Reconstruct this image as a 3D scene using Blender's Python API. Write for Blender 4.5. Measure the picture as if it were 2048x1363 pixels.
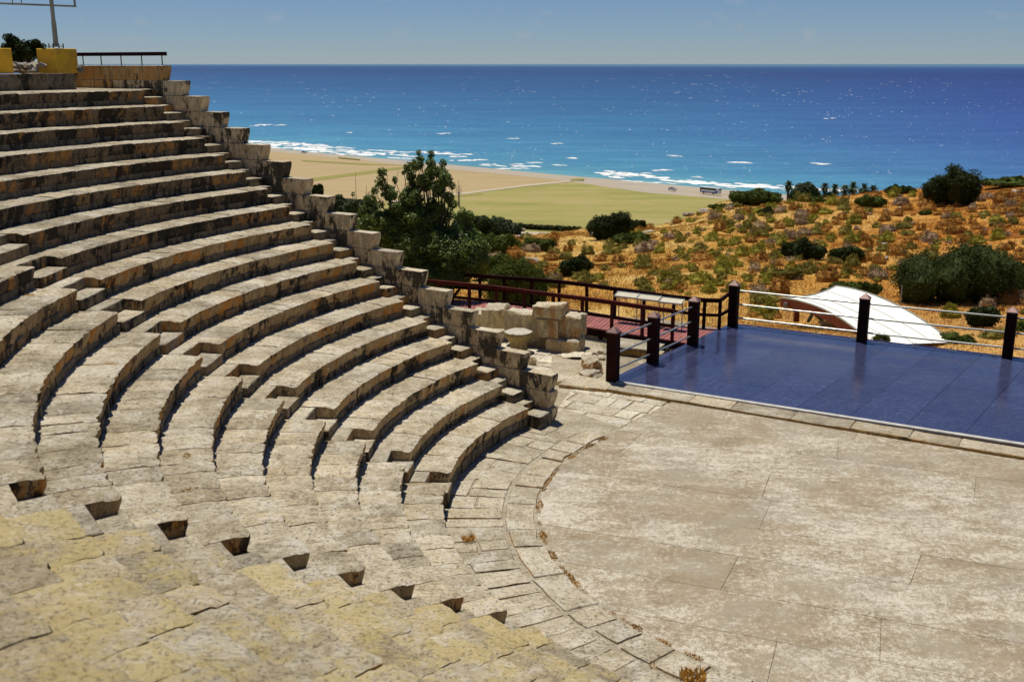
import bpy, math, random
from mathutils import Vector, noise
rad = math.radians
C = bpy.context.scene.collection
for o in list(bpy.data.objects):
    bpy.data.objects.remove(o)
scene = bpy.context.scene

# ---------------------------------------------------------------- camera
F = 2134.0; H = 8.04; T = math.atan2(553.5, F)
cam = bpy.data.cameras.new('camera'); cam_o = bpy.data.objects.new('camera', cam); C.objects.link(cam_o)
cam_o.location = (0, 0, H); cam_o.rotation_euler = (math.pi/2 - T, 0, 0)
cam.sensor_width = 36; cam.lens = F*36/2048; cam.clip_start = .1; cam.clip_end = 400000
cam.dof.use_dof = True; cam.dof.focus_distance = 31; cam.dof.aperture_fstop = 1.9
scene.camera = cam_o
# ---------------------------------------------------------------- sky and sun
SUN = Vector((-.115, .25, .96)).normalized()
w = bpy.data.worlds.new("World"); scene.world = w; w.use_nodes = True
nt = w.node_tree; nt.nodes.clear()
out = nt.nodes.new('ShaderNodeOutputWorld'); bg = nt.nodes.new('ShaderNodeBackground')
sky = nt.nodes.new('ShaderNodeTexSky'); sky.sky_type = 'NISHITA'; sky.sun_disc = False
sky.sun_elevation = math.asin(SUN.z); sky.sun_rotation = math.atan2(SUN.x, SUN.y)
sky.air_density = .8; sky.dust_density = 0; sky.ozone_density = 6.0; sky.altitude = 60
SKY_STRENGTH = .05
bg.inputs[1].default_value = SKY_STRENGTH
# small fair-weather clouds low over the sea
tc = nt.nodes.new('ShaderNodeTexCoord'); mp = nt.nodes.new('ShaderNodeMapping'); mp.inputs['Scale'].default_value = (26, 26, 60)
nz = nt.nodes.new('ShaderNodeTexNoise'); nz.inputs['Scale'].default_value = 1.0; nz.inputs['Detail'].default_value = 6
nt.links.new(tc.outputs['Generated'], mp.inputs[0]); nt.links.new(mp.outputs[0], nz.inputs['Vector'])
rp = nt.nodes.new('ShaderNodeValToRGB'); rp.color_ramp.elements[0].position = .62; rp.color_ramp.elements[1].position = .80
nt.links.new(nz.outputs['Fac'], rp.inputs[0])
sx = nt.nodes.new('ShaderNodeSeparateXYZ'); nt.links.new(tc.outputs['Generated'], sx.inputs[0])
band = nt.nodes.new('ShaderNodeValToRGB')
for e, (p, v) in zip([band.color_ramp.elements[0], band.color_ramp.elements[1]] + [band.color_ramp.elements.new(.5) for _ in range(2)],
                     [(0.012, 0), (0.05, 0), (.022, 1), (.034, 1)]):
    e.position = p; e.color = (v, v, v, 1)
nt.links.new(sx.outputs['Z'], band.inputs[0])
mm = nt.nodes.new('ShaderNodeMath'); mm.operation = 'MULTIPLY'; nt.links.new(rp.outputs[0], mm.inputs[0]); nt.links.new(band.outputs[0], mm.inputs[1])
m2 = nt.nodes.new('ShaderNodeMath'); m2.operation = 'MULTIPLY'; m2.inputs[1].default_value = .35; nt.links.new(mm.outputs[0], m2.inputs[0])
grade = nt.nodes.new('ShaderNodeMix'); grade.data_type = 'RGBA'; grade.blend_type = 'MULTIPLY'; grade.inputs[0].default_value = 1
grade.inputs[7].default_value = (.93, 1.05, 1.29, 1)
nt.links.new(sky.outputs[0], grade.inputs[6])
mx = nt.nodes.new('ShaderNodeMix'); mx.data_type = 'RGBA'
nt.links.new(m2.outputs[0], mx.inputs[0]); nt.links.new(grade.outputs[2], mx.inputs[6]); mx.inputs[7].default_value = (9, 8.6, 8.6, 1)
nt.links.new(mx.outputs[2], bg.inputs[0]); nt.links.new(bg.outputs[0], out.inputs[0])
sun = bpy.data.lights.new('sun', 'SUN'); sun.energy = 4.6; sun.angle = rad(.5); sun.color = (1, .93, .80)
so = bpy.data.objects.new('sun', sun); C.objects.link(so); so.rotation_euler = (-SUN).to_track_quat('-Z', 'Y').to_euler()
so.location = (0, 0, 60)
vs = scene.view_settings; vs.view_transform = 'Standard'; vs.look = 'None'; vs.exposure = 0.0; vs.gamma = 1
vs.use_curve_mapping = False

# ---------------------------------------------------------------- helpers
def ray(x, y):
    a = (x-1024)/F; b = -(y-681.5)/F
    return Vector((a, math.cos(T)+b*math.sin(T), -math.sin(T)+b*math.cos(T)))
def gz(x, y, z):                     # the place at height z where the map point (x, y) lies
    d = ray(x, y); s = (z-H)/d.z
    return Vector((d.x*s, d.y*s, z))
def gd(x, y, D):                     # the place at forward distance D
    d = ray(x, y); s = D/d.y
    return Vector((d.x*s, D, H+d.z*s))
def nse(p, s=1.0, seed=0):
    return noise.noise(Vector((p[0]*s+seed*17.3, p[1]*s-seed*5.1, p[2]*s+seed*3.7)))

WP = {}
def link(name, me, parent=None, loc=(0, 0, 0)):
    o = bpy.data.objects.new(name, me); C.objects.link(o)
    loc = Vector(loc); WP[o.name] = loc
    if parent is not None:
        o.parent = parent; loc = loc - WP[parent.name]
    o.location = loc
    return o
def tag(o, label=None, cat=None, group=None, kind=None):
    if label: o['label'] = label
    if cat: o['category'] = cat
    if group: o['group'] = group
    if kind: o['kind'] = kind
    return o
def thing(name, loc, label, cat, group=None):
    o = link(name, None, None, loc); o.empty_display_size = .2
    return tag(o, label, cat, group)
def mesh(name, verts, faces, mat, smooth=False, angle=40):
    me = bpy.data.meshes.new(name); me.from_pydata([tuple(v) for v in verts], [], faces); 
    if mat: me.materials.append(mat)
    if smooth:
        me.polygons.foreach_set('use_smooth', [True]*len(me.polygons))
        if angle: me.set_sharp_from_angle(angle=rad(angle))
    me.update()
    return me
def part(name, verts, faces, mat, parent=None, smooth=False, angle=40, base=None):
    # world-space vertices; the object's origin goes to their centre
    if base is None:
        n = len(verts); base = Vector((sum(v[0] for v in verts)/n, sum(v[1] for v in verts)/n, min(v[2] for v in verts)))
    base = Vector(base)
    return link(name, mesh(name, [Vector(v)-base for v in verts], faces, mat, smooth, angle), parent, base)
class MB:
    def __init__(s): s.v = []; s.f = []
    def add(s, v, f):
        n = len(s.v); s.v += [Vector(q) for q in v]; s.f += [tuple(i+n for i in q) for q in f]
    def box(s, c, d, yaw=0, bev=0):
        cx, cy, cz = c; hx, hy, hz = d[0]/2, d[1]/2, d[2]/2; ca, sa = math.cos(yaw), math.sin(yaw)
        v = []
        if bev:
            for z, i in ((-hz, bev), (-hz+bev, 0), (hz-bev, 0), (hz, bev)):
                for x, y in ((-hx+i+bev*(i == 0), -hy+i), (hx-i-bev*(i == 0), -hy+i), (hx-i, -hy+i+bev*(i == 0)), (hx-i, hy-i-bev*(i == 0)),
                             (hx-i-bev*(i == 0), hy-i), (-hx+i+bev*(i == 0), hy-i), (-hx+i, hy-i-bev*(i == 0)), (-hx+i, -hy+i+bev*(i == 0))):
                    v.append((x, y, z))
            f = [tuple(range(7, -1, -1)), tuple(range(24, 32))]
            for k in range(3):
                for j in range(8): f.append((k*8+j, k*8+(j+1) % 8, k*8+8+(j+1) % 8, k*8+8+j))
        else:
            v = [(x*hx, y*hy, z*hz) for z in (-1, 1) for x, y in ((-1, -1), (1, -1), (1, 1), (-1, 1))]
            f = [(3, 2, 1, 0), (4, 5, 6, 7)] + [(j, (j+1) % 4, 4+(j+1) % 4, 4+j) for j in range(4)]
        s.add([(cx+x*ca-y*sa, cy+x*sa+y*ca, cz+z) for x, y, z in v], f)
    def tube(s, pts, r, n=8, r2=None):
        pts = [Vector(p) for p in pts]; m = len(pts); v = []
        for i, p in enumerate(pts):
            d = (pts[min(i+1, m-1)]-pts[max(i-1, 0)]).normalized()
            a = d.cross(Vector((0, 0, 1)) if abs(d.z) < .9 else Vector((1, 0, 0))).normalized(); b = d.cross(a)
            rr = r if r2 is None else r+(r2-r)*i/(m-1)
            for k in range(n):
                t = 2*math.pi*k/n; v.append(p+a*rr*math.cos(t)+b*rr*math.sin(t))
        f = [(i*n+k, i*n+(k+1) % n, (i+1)*n+(k+1) % n, (i+1)*n+k) for i in range(m-1) for k in range(n)]
        f += [tuple(range(n))[::-1], tuple(range((m-1)*n, m*n))]
        s.add(v, f)
    def beam(s, a, b, wd, ht):           # rectangular bar between two points (top centre line)
        a, b = Vector(a), Vector(b); d = (b-a).normalized(); sd = Vector((-d.y, d.x, 0)).normalized()*wd/2; up = Vector((0, 0, ht))
        v = [a-sd-up, a+sd-up, b+sd-up, b-sd-up, a-sd, a+sd, b+sd, b-sd]
        s.add(v, [(3, 2, 1, 0), (4, 5, 6, 7)] + [(j, (j+1) % 4, 4+(j+1) % 4, 4+j) for j in range(4)])
    def obj(s, name, mat, parent=None, smooth=False, angle=40, base=None):
        return part(name, s.v, s.f, mat, parent, smooth, angle, base)

# ---------------------------------------------------------------- materials
class NT:
    def __init__(s, name):
        s.m = bpy.data.materials.new(name); s.m.use_nodes = True; s.t = s.m.node_tree
        s.b = s.t.nodes['Principled BSDF']; s.pos = None
    def n(s, ty): return s.t.nodes.new('ShaderNode'+ty)
    def l(s, a, b): s.t.links.new(a, b)
    def P(s):
        if s.pos is None:
            s.g = s.n('NewGeometry'); s.pos = s.g.outputs['Position']
        return s.pos
    def setv(s, sock, v):
        if hasattr(v, 'links'): s.l(v, sock)
        elif isinstance(v, tuple): sock.default_value = v if len(v) == 4 or sock.type == 'VECTOR' else (*v, 1)
        else: sock.default_value = v
    def mapv(s, scale=(1, 1, 1), rot=0, vec=None, loc=(0, 0, 0)):
        q = s.n('Mapping'); q.inputs['Scale'].default_value = scale; q.inputs['Rotation'].default_value = (0, 0, rot); q.inputs['Location'].default_value = loc
        s.l(vec or s.P(), q.inputs[0]); return q.outputs[0]
    def noise(s, sc, det=4, ro=.55, vec=None, dist=0):
        q = s.n('TexNoise'); q.inputs['Scale'].default_value = sc; q.inputs['Detail'].default_value = det
        q.inputs['Roughness'].default_value = ro; q.inputs['Distortion'].default_value = dist
        s.l(vec or s.P(), q.inputs['Vector']); return q.outputs['Fac']
    def vor(s, sc, vec=None, feat='F1', out='Distance', rnd=1):
        q = s.n('TexVoronoi'); q.feature = feat; q.inputs['Scale'].default_value = sc; q.inputs['Randomness'].default_value = rnd
        s.l(vec or s.P(), q.inputs['Vector']); return q.outputs[out]
    def ramp(s, fac, stops):
        q = s.n('ValToRGB'); el = q.color_ramp.elements
        while len(el) < len(stops): el.new(.5)
        for e, (p, c) in zip(el, stops):
            e.position = p; e.color = (c, c, c, 1) if not isinstance(c, tuple) else (*c, 1)
        s.setv(q.inputs[0], fac); return q.outputs[0]
    def step(s, fac, a, b):              # smooth 0..1
        q = s.n('MapRange'); q.interpolation_type = 'SMOOTHSTEP'; q.inputs[1].default_value = a; q.inputs[2].default_value = b
        s.setv(q.inputs[0], fac); return q.outputs[0]
    def mix(s, fac, a, b, mode='MIX'):
        q = s.n('Mix'); q.data_type = 'RGBA'; q.blend_type = mode
        s.setv(q.inputs[0], fac); s.setv(q.inputs[6], a); s.setv(q.inputs[7], b); return q.outputs[2]
    def math(s, op, a, b=0.0):
        q = s.n('Math'); q.operation = op; s.setv(q.inputs[0], a); s.setv(q.inputs[1], b); return q.outputs[0]
    def rnd(s):
        q = s.n('ObjectInfo'); return q.outputs['Random']
    def up(s):
        s.P(); q = s.n('SeparateXYZ'); s.l(s.g.outputs['Normal'], q.inputs[0]); return q.outputs['Z']
    def bump(s, h, strength=.4, dist=.02):
        q = s.n('Bump'); q.inputs['Strength'].default_value = strength; q.inputs['Distance'].default_value = dist
        s.l(h, q.inputs['Height']); s.l(q.outputs[0], s.b.inputs['Normal'])
    def done(s, col, rough=.85, spec=.3, metal=0):
        s.setv(s.b.inputs['Base Color'], col); s.setv(s.b.inputs['Roughness'], rough)
        s.b.inputs['Specular IOR Level'].default_value = spec; s.b.inputs['Metallic'].default_value = metal
        return s.m

def stone(name, tones, warm=.35, dark=.5, sidecol=(.30, .215, .125), lichen=None, lich_amt=.5, white=.5, rough_scale=1.0, orange=.7, pits=.62):
    """weathered limestone: mottled top, sandstone sides with black and orange growth"""
    m = NT(name); r = m.rnd()
    a = m.noise(1.4, 5, .65); b = m.noise(7, 8, .8); f = m.noise(40, 6, .8)
    st = m.noise(9, 6, .8, m.mapv((.55, 3.2, 1), rad(12)))
    mixn = m.math('ADD', m.math('MULTIPLY', a, .25), m.math('ADD', m.math('MULTIPLY', b, .4), m.math('ADD', m.math('MULTIPLY', f, .15), m.math('MULTIPLY', st, .2))))
    top = m.ramp(mixn, [(.41, tones[0]), (.50, tones[1]), (.58, tones[2])])
    gr = m.math('ADD', m.math('MULTIPLY', r, .42), .77)
    top = m.mix(1, top, m.mix(0, gr, gr), 'MULTIPLY')
    # warm and grey blocks side by side
    r2 = m.math('FRACT', m.math('MULTIPLY', r, 7.31))
    top = m.mix(m.math('MULTIPLY', r2, warm), top, m.mix(1, top, (1.0, .86, .62), 'MULTIPLY'))
    # pale worn patches, dark pits
    wp = m.step(m.math('ADD', m.noise(4.5, 8, .85, dist=.4), m.math('MULTIPLY', m.math('SUBTRACT', a, .5), .5)), .52, .60)
    top = m.mix(m.math('MULTIPLY', wp, white), top, (.68, .64, .545))
    pit = m.step(m.noise(21, 7, .85), .555, .62)
    top = m.mix(m.math('MULTIPLY', pit, pits), top, (.10, .085, .065))
    crk = m.step(m.vor(3.2, m.mapv((.6, 2.4, 1), rad(12)), 'DISTANCE_TO_EDGE'), .035, .0)
    crk = m.math('MULTIPLY', crk, m.step(b, .48, .6))
    top = m.mix(m.math('MULTIPLY', crk, .6), top, (.12, .10, .075))
    if lichen:
        lm = m.step(m.math('ADD', m.math('ADD', m.noise(1.6, 5, .7), m.math('MULTIPLY', r, .12)), m.math('MULTIPLY', m.noise(12, 6, .8), .5)), .76, .92)
        top = m.mix(m.math('MULTIPLY', lm, lich_amt), top, lichen)
    # sides
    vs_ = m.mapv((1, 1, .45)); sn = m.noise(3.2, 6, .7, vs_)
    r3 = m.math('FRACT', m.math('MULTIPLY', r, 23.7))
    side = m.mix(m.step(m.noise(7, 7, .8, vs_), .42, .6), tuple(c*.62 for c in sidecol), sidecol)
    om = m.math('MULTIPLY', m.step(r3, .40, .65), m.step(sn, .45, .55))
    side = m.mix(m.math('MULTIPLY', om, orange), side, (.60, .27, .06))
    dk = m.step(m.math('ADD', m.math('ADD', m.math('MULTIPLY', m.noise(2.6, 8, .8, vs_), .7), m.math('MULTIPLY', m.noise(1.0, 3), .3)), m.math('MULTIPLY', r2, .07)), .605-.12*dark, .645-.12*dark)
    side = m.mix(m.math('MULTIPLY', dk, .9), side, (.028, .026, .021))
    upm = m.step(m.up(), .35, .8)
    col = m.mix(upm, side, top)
    h = m.math('ADD', m.math('ADD', m.math('MULTIPLY', b, 1.4), m.math('MULTIPLY', st, .8)), m.math('SUBTRACT', m.math('MULTIPLY', f, .5), m.math('ADD', m.math('MULTIPLY', pit, .5), m.math('MULTIPLY', crk, .5))))
    m.bump(h, .9, .03*rough_scale)
    return m.done(col, .92, .15)

M = {}
M['seat'] = stone('seat_limestone', [(.22, .185, .13), (.50, .44, .325), (.66, .60, .47)], white=.65, sidecol=(.60, .40, .19), dark=.42, orange=1)  # warm bright side colour stands in for bounce light on the risers
M['seat_low'] = stone('seat_limestone_low', [(.24, .20, .14), (.54, .475, .35), (.72, .655, .52)], white=.75, sidecol=(.70, .50, .25), dark=.30, orange=.6)  # side colour raised further, bounce light on the low rows painted in
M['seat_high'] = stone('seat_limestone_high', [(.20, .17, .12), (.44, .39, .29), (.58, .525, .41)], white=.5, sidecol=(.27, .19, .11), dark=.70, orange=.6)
M['seat_near'] = stone('seat_limestone_lichen', [(.28, .235, .16), (.50, .43, .30), (.62, .55, .41)], lichen=(.54, .43, .175), lich_amt=.65, pits=.12, white=.5, sidecol=(.3, .22, .13))
M['step'] = stone('step_limestone', [(.26, .225, .16), (.50, .45, .345), (.66, .60, .48)], dark=.45, sidecol=(.36, .28, .17))
M['wall'] = stone('wall_sandstone', [(.36, .31, .22), (.58, .51, .38), (.68, .62, .48)], dark=.60, sidecol=(.90, .71, .42), warm=.3, orange=.2)  # pale side colour carries painted bounce light between the dark lichen
M['parapet'] = stone('parapet_sandstone', [(.36, .31, .22), (.58, .51, .38), (.68, .62, .48)], dark=.2, sidecol=(.68, .43, .18), warm=.3, orange=.5)
M['footing'] = stone('footing_rubble', [(.2, .17, .13), (.33, .28, .2), (.4, .36, .28)], dark=.45, sidecol=(.28, .22, .14), orange=.3)
M['flag'] = stone('flagstone', [(.42, .37, .28), (.72, .66, .52), (.84, .79, .67)], warm=.3, white=.85, dark=.2)
M['ring'] = stone('ring_paving', [(.30, .26, .185), (.52, .46, .345), (.66, .60, .47)], warm=.3, white=.65, dark=.4)
M['ruin'] = stone('ruin_sandstone', [(.42, .37, .27), (.64, .57, .44), (.76, .70, .57)], dark=-.15, sidecol=(.92, .74, .42), white=.6, rough_scale=1.5, orange=.75)  # bright side colour imitates light bounced off the white pavement
M['rock'] = stone('pale_rock', [(.30, .27, .23), (.46, .42, .36), (.56, .52, .46)], dark=.0, sidecol=(.40, .35, .27), rough_scale=2, orange=.2)
M['kerb'] = stone('kerb_sandstone', [(.30, .255, .18), (.50, .44, .33), (.60, .55, .43)], dark=.0, sidecol=(.58, .36, .12), white=.35)
M['fill'] = stone('mortar_bed', [(.28, .24, .17), (.42, .37, .27), (.52, .46, .35)], dark=.3, sidecol=(.24, .2, .14), white=.35)

def concrete():
    m = NT('aggregate_concrete'); r = m.rnd()
    big = m.noise(.42, 5, .6); st = m.noise(1.5, 6, .7, m.mapv((.7, 2.0, 1), rad(24)))
    fine = m.noise(60, 3, .8); mid = m.noise(11, 6, .8)
    base = m.ramp(m.math('ADD', m.math('MULTIPLY', mid, .5), m.math('MULTIPLY', m.noise(1.2, 4), .5)), [(.35, (.215, .168, .105)), (.5, (.295, .242, .163)), (.65, (.34, .288, .205))])
    base = m.mix(m.step(m.noise(.7, 3), .45, .65), base, m.mix(.5, base, (.31, .28, .225)))
    base = m.mix(m.math('MULTIPLY', m.step(fine, .55, .7), .45), base, (.14, .10, .065))
    msk = m.math('ADD', m.math('ADD', m.math('MULTIPLY', big, .55), m.math('MULTIPLY', st, .5)), m.math('MULTIPLY', r, .07))
    msk = m.math('ADD', msk, m.math('MULTIPLY', m.math('SUBTRACT', mid, .5), .75))
    msk = m.math('ADD', msk, m.math('MULTIPLY', m.math('SUBTRACT', fine, .5), 1.0))
    col = m.mix(m.math('MULTIPLY', m.step(msk, .575, .69), .72), base, (.66, .62, .53))
    spk = m.step(m.vor(38), .22, .12)
    col = m.mix(m.math('MULTIPLY', spk, .35), col, (.62, .58, .5))
    m.bump(m.math('ADD', fine, mid), .35, .008)
    return m.done(col, .9, .2)
M['concrete'] = concrete()
def simple(name, col, rough=.6, spec=.4, metal=0, var=.25, sc=6, bump=.1, bd=.005, streak=None, col2=None):
    m = NT(name); v = m.mapv(streak) if streak else None
    n = m.noise(sc, 5, .6, v)
    c2 = col2 or tuple(c*(1-var) for c in col)
    c = m.mix(m.step(n, .35, .65), tuple(col), c2)
    g = m.math('ADD', m.math('MULTIPLY', m.rnd(), .3), .85)
    c = m.mix(1, c, m.mix(0, g, g), 'MULTIPLY')
    if bump: m.bump(m.noise(sc*5, 4, .6, v), bump, bd)
    return m.done(c, rough, spec, metal)
M['wood'] = simple('dark_stained_wood', (.030, .009, .007), .8, .08, var=.4, sc=5, streak=(3, 3, .5))
M['wood_red'] = simple('red_stained_wood', (.085, .014, .012), .75, .12, var=.35, sc=5, streak=(3, 3, .5))
M['cap'] = simple('bronze_post_cap', (.24, .13, .115), .4, .5, .2, var=.25)
M['plank'] = simple('reddish_deck_board', (.36, .125, .11), .6, .3, var=.3, sc=4)
M['steel'] = simple('galvanised_tube', (.42, .44, .41), .32, .5, .55, var=.15)
M['steel_dark'] = simple('dark_steel', (.06, .05, .045), .5, .5, .3)
M['white_edge'] = simple('white_stage_edging', (.60, .59, .55), .7, .3, var=.25)
def yellow_mat():
    m = NT('yellow_painted_concrete'); col = m.mix(m.step(m.noise(3, 5), .4, .65), (.76, .45, .04), (.60, .36, .05))
    col = m.mix(m.math('MULTIPLY', m.step(m.noise(6, 6, .8, m.mapv((1, 1, .4))), .60, .68), .8), col, (.20, .11, .04))
    m.bump(m.noise(25, 4), .3, .01); return m.done(col, .85, .15)
M['yellow'] = yellow_mat()
M['pole'] = simple('grey_painted_pole', (.33, .33, .27), .5, .4, var=.3, sc=2)
M['panel_back'] = simple('sign_board', (.52, .48, .37), .5, .4, var=.12)
M['membrane'] = simple('white_membrane', (.82, .81, .76), .7, .2, var=.06, sc=.7, bump=0)
M['fascia'] = simple('red_brown_glulam', (.22, .045, .025), .5, .4, var=.3, sc=2)
M['plate'] = simple('grey_steel_plate', (.22, .25, .26), .5, .4)
M['dark'] = simple('dark_void', (.02, .018, .015), .9, .1, bump=0)
M['white_paint'] = simple('white_vehicle_paint', (.75, .76, .78), .25, .5, var=.05, bump=0)
M['silver_paint'] = simple('silver_vehicle_paint', (.42, .44, .47), .25, .5, .3, var=.05, bump=0)
M['blue_paint'] = simple('blue_livery_paint', (.08, .12, .42), .25, .5, var=.05, bump=0)
M['glass'] = simple('tinted_glass', (.015, .018, .022), .08, .6, bump=0, var=0)
M['rubber'] = simple('tyre_rubber', (.02, .02, .02), .8, .2, bump=0)
M['red_paint'] = simple('red_paint', (.5, .04, .02), .5, .4)
M['bark'] = simple('bark', (.12, .09, .065), .95, .1, var=.4, sc=8, bump=.4, bd=.02)

def stage_mat():
    m = NT('glossy_stage_board'); v = m.mapv((1.2, 5.0, 1), rad(8))
    a = m.noise(10, 6, .9, v); b = m.noise(.8, 3)
    col = m.ramp(a, [(.38, (.014, .017, .060)), (.50, (.036, .042, .10)), (.57, (.075, .083, .145)), (.66, (.20, .21, .25))])  # pale streaks paint rippled reflections into the board colour
    col = m.mix(m.math('MULTIPLY', m.step(b, .4, .7), .3), col, (.014, .017, .070))
    g = m.math('ADD', m.math('MULTIPLY', m.rnd(), .3), .85); col = m.mix(1, col, m.mix(0, g, g), 'MULTIPLY')
    m.bump(m.noise(5, 5, .7, m.mapv((1, 2.6, 1), rad(8))), .24, .012)
    return m.done(col, m.ramp(a, [(.4, .07), (.7, .22)]), .9)
M['stage'] = stage_mat()

def foliage(name, c1, c2, rough=.5, trans=.15, spec=.35, sc=1.5):
    m = NT(name)
    n = m.noise(sc, 3); k = m.math('FRACT', m.math('MULTIPLY', m.noise(37, 1), 9))
    col = m.mix(m.step(m.math('ADD', m.math('MULTIPLY', n, .6), m.math('MULTIPLY', k, .4)), .35, .65), tuple(c1), tuple(c2))
    g = m.math('ADD', m.math('MULTIPLY', m.rnd(), .4), .8); col = m.mix(1, col, m.mix(0, g, g), 'MULTIPLY')
    m.done(col, rough, spec)
    tr = m.n('BsdfTranslucent'); m.l(m.mix(1, col, (1.3, 1.5, .5), 'MULTIPLY'), tr.inputs[0])
    ms = m.n('MixShader'); ms.inputs[0].default_value = trans
    m.l(m.b.outputs[0], ms.inputs[1]); m.l(tr.outputs[0], ms.inputs[2]); m.l(ms.outputs[0], m.t.nodes['Material Output'].inputs[0])
    return m.m
M['leaf_carob'] = foliage('carob_leaf', (.065, .105, .018), (.135, .175, .038), .45, .18, .3)
M['leaf_dark'] = foliage('dark_evergreen_leaf', (.017, .031, .006), (.046, .060, .012), .75, .1, .12)
M['leaf_mid'] = foliage('mid_green_leaf', (.045, .075, .012), (.09, .11, .016), .75, .15, .12)
M['leaf_far'] = foliage('olive_green_leaf', (.04, .07, .022), (.07, .10, .035), .7, .1)
M['hum_grey'] = foliage('grey_brown_twigs', (.22, .15, .085), (.32, .225, .135), .8, .05, .1)
M['hum_olive'] = foliage('olive_shrub_leaf', (.13, .12, .025), (.24, .195, .04), .8, .1, .1)
M['hum_yellow'] = foliage('yellow_green_shrub_leaf', (.20, .19, .02), (.30, .26, .04), .8, .1, .1)
M['hum_rust'] = foliage('rust_brown_twigs', (.27, .12, .025), (.38, .20, .045), .8, .05, .1)
M['weed'] = foliage('dry_weed', (.42, .20, .03), (.55, .32, .07), .8, .1, .1)
M['moss'] = foliage('green_weed', (.14, .15, .02), (.24, .22, .04), .8, .1, .1)

def grass_mat(name, isground):
    m = NT(name)
    a = m.noise(.045, 4, .6, m.mapv((.6, 1.6, 1))); b = m.noise(.35, 5, .7); c = m.noise(4, 4, .7)
    k = m.math('ADD', m.math('ADD', m.math('MULTIPLY', a, .65), m.math('MULTIPLY', b, .27)), m.math('MULTIPLY', c, .08))
    col = m.ramp(k, [(.38, (.27, .125, .025)), (.44, (.41, .215, .045)), (.51, (.49, .29, .07)), (.58, (.60, .42, .145))])
    # the slope nearest the stage is paler straw, the upper right redder
    q = m.n('SeparateXYZ'); m.l(m.P(), q.inputs[0])
    rr = m.step(m.math('DIVIDE', q.outputs['X'], m.math('ADD', q.outputs['Y'], .01)), .12, .48)
    col = m.mix(m.math('MULTIPLY', rr, .85), col, m.mix(1, col, (.88, .62, .36), 'MULTIPLY'))
    nr = m.step(q.outputs['Y'], 62, 40)
    col = m.mix(m.math('MULTIPLY', nr, .4), col, (.62, .45, .18))
    if isground:
        col = m.mix(m.math('MULTIPLY', m.step(m.noise(.9, 5, .7), .56, .66), .5), col, (.42, .33, .2))
        m.bump(c, .6, .15)
    return m.done(col, .95, .1)
M['grass'] = grass_mat('dry_grass', False); M['hill'] = grass_mat('dry_grass_ground', True)
def field(name, stops, strip_rot, sc=.01):
    m = NT(name)
    a = m.noise(sc, 5, .6, m.mapv((1, 6, 1), strip_rot)); b = m.noise(sc*12, 4, .6); c = m.noise(sc*2.5, 4, .6)
    k = m.math('ADD', m.math('ADD', m.math('MULTIPLY', a, .55), m.math('MULTIPLY', b, .15)), m.math('MULTIPLY', c, .3))
    return m.done(m.ramp(k, stops), .95, .1)
M['field_tan'] = field('ploughed_tan_field', [(.35, (.30, .215, .11)), (.5, (.36, .265, .14)), (.65, (.33, .26, .13))], rad(25))
M['field_tan2'] = field('pale_stubble_field', [(.35, (.35, .26, .14)), (.5, (.39, .30, .165)), (.65, (.34, .265, .14))], rad(25))
M['field_green'] = field('green_gold_field', [(.38, (.22, .22, .065)), (.48, (.29, .265, .09)), (.58, (.34, .285, .12)), (.68, (.33, .265, .13))], rad(18))
M['track'] = field('pale_dirt_track', [(.3, (.42, .36, .27)), (.7, (.50, .43, .33))], 0)
M['strip_green'] = field('rough_green_verge', [(.3, (.19, .19, .05)), (.7, (.30, .27, .09))], 0)
M['beach'] = field('shingle_beach', [(.3, (.33, .285, .225)), (.7, (.42, .37, .30))], rad(-18), .03)
M['earth'] = field('dusty_earth', [(.3, (.40, .31, .17)), (.7, (.52, .44, .30))], 0, .6)
SH0 = gz(541, 296, -58); SH1 = gz(1446, 379, -58); SHD = (SH1-SH0).normalized(); SHN = Vector((-SHD.y, SHD.x, 0))
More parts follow.
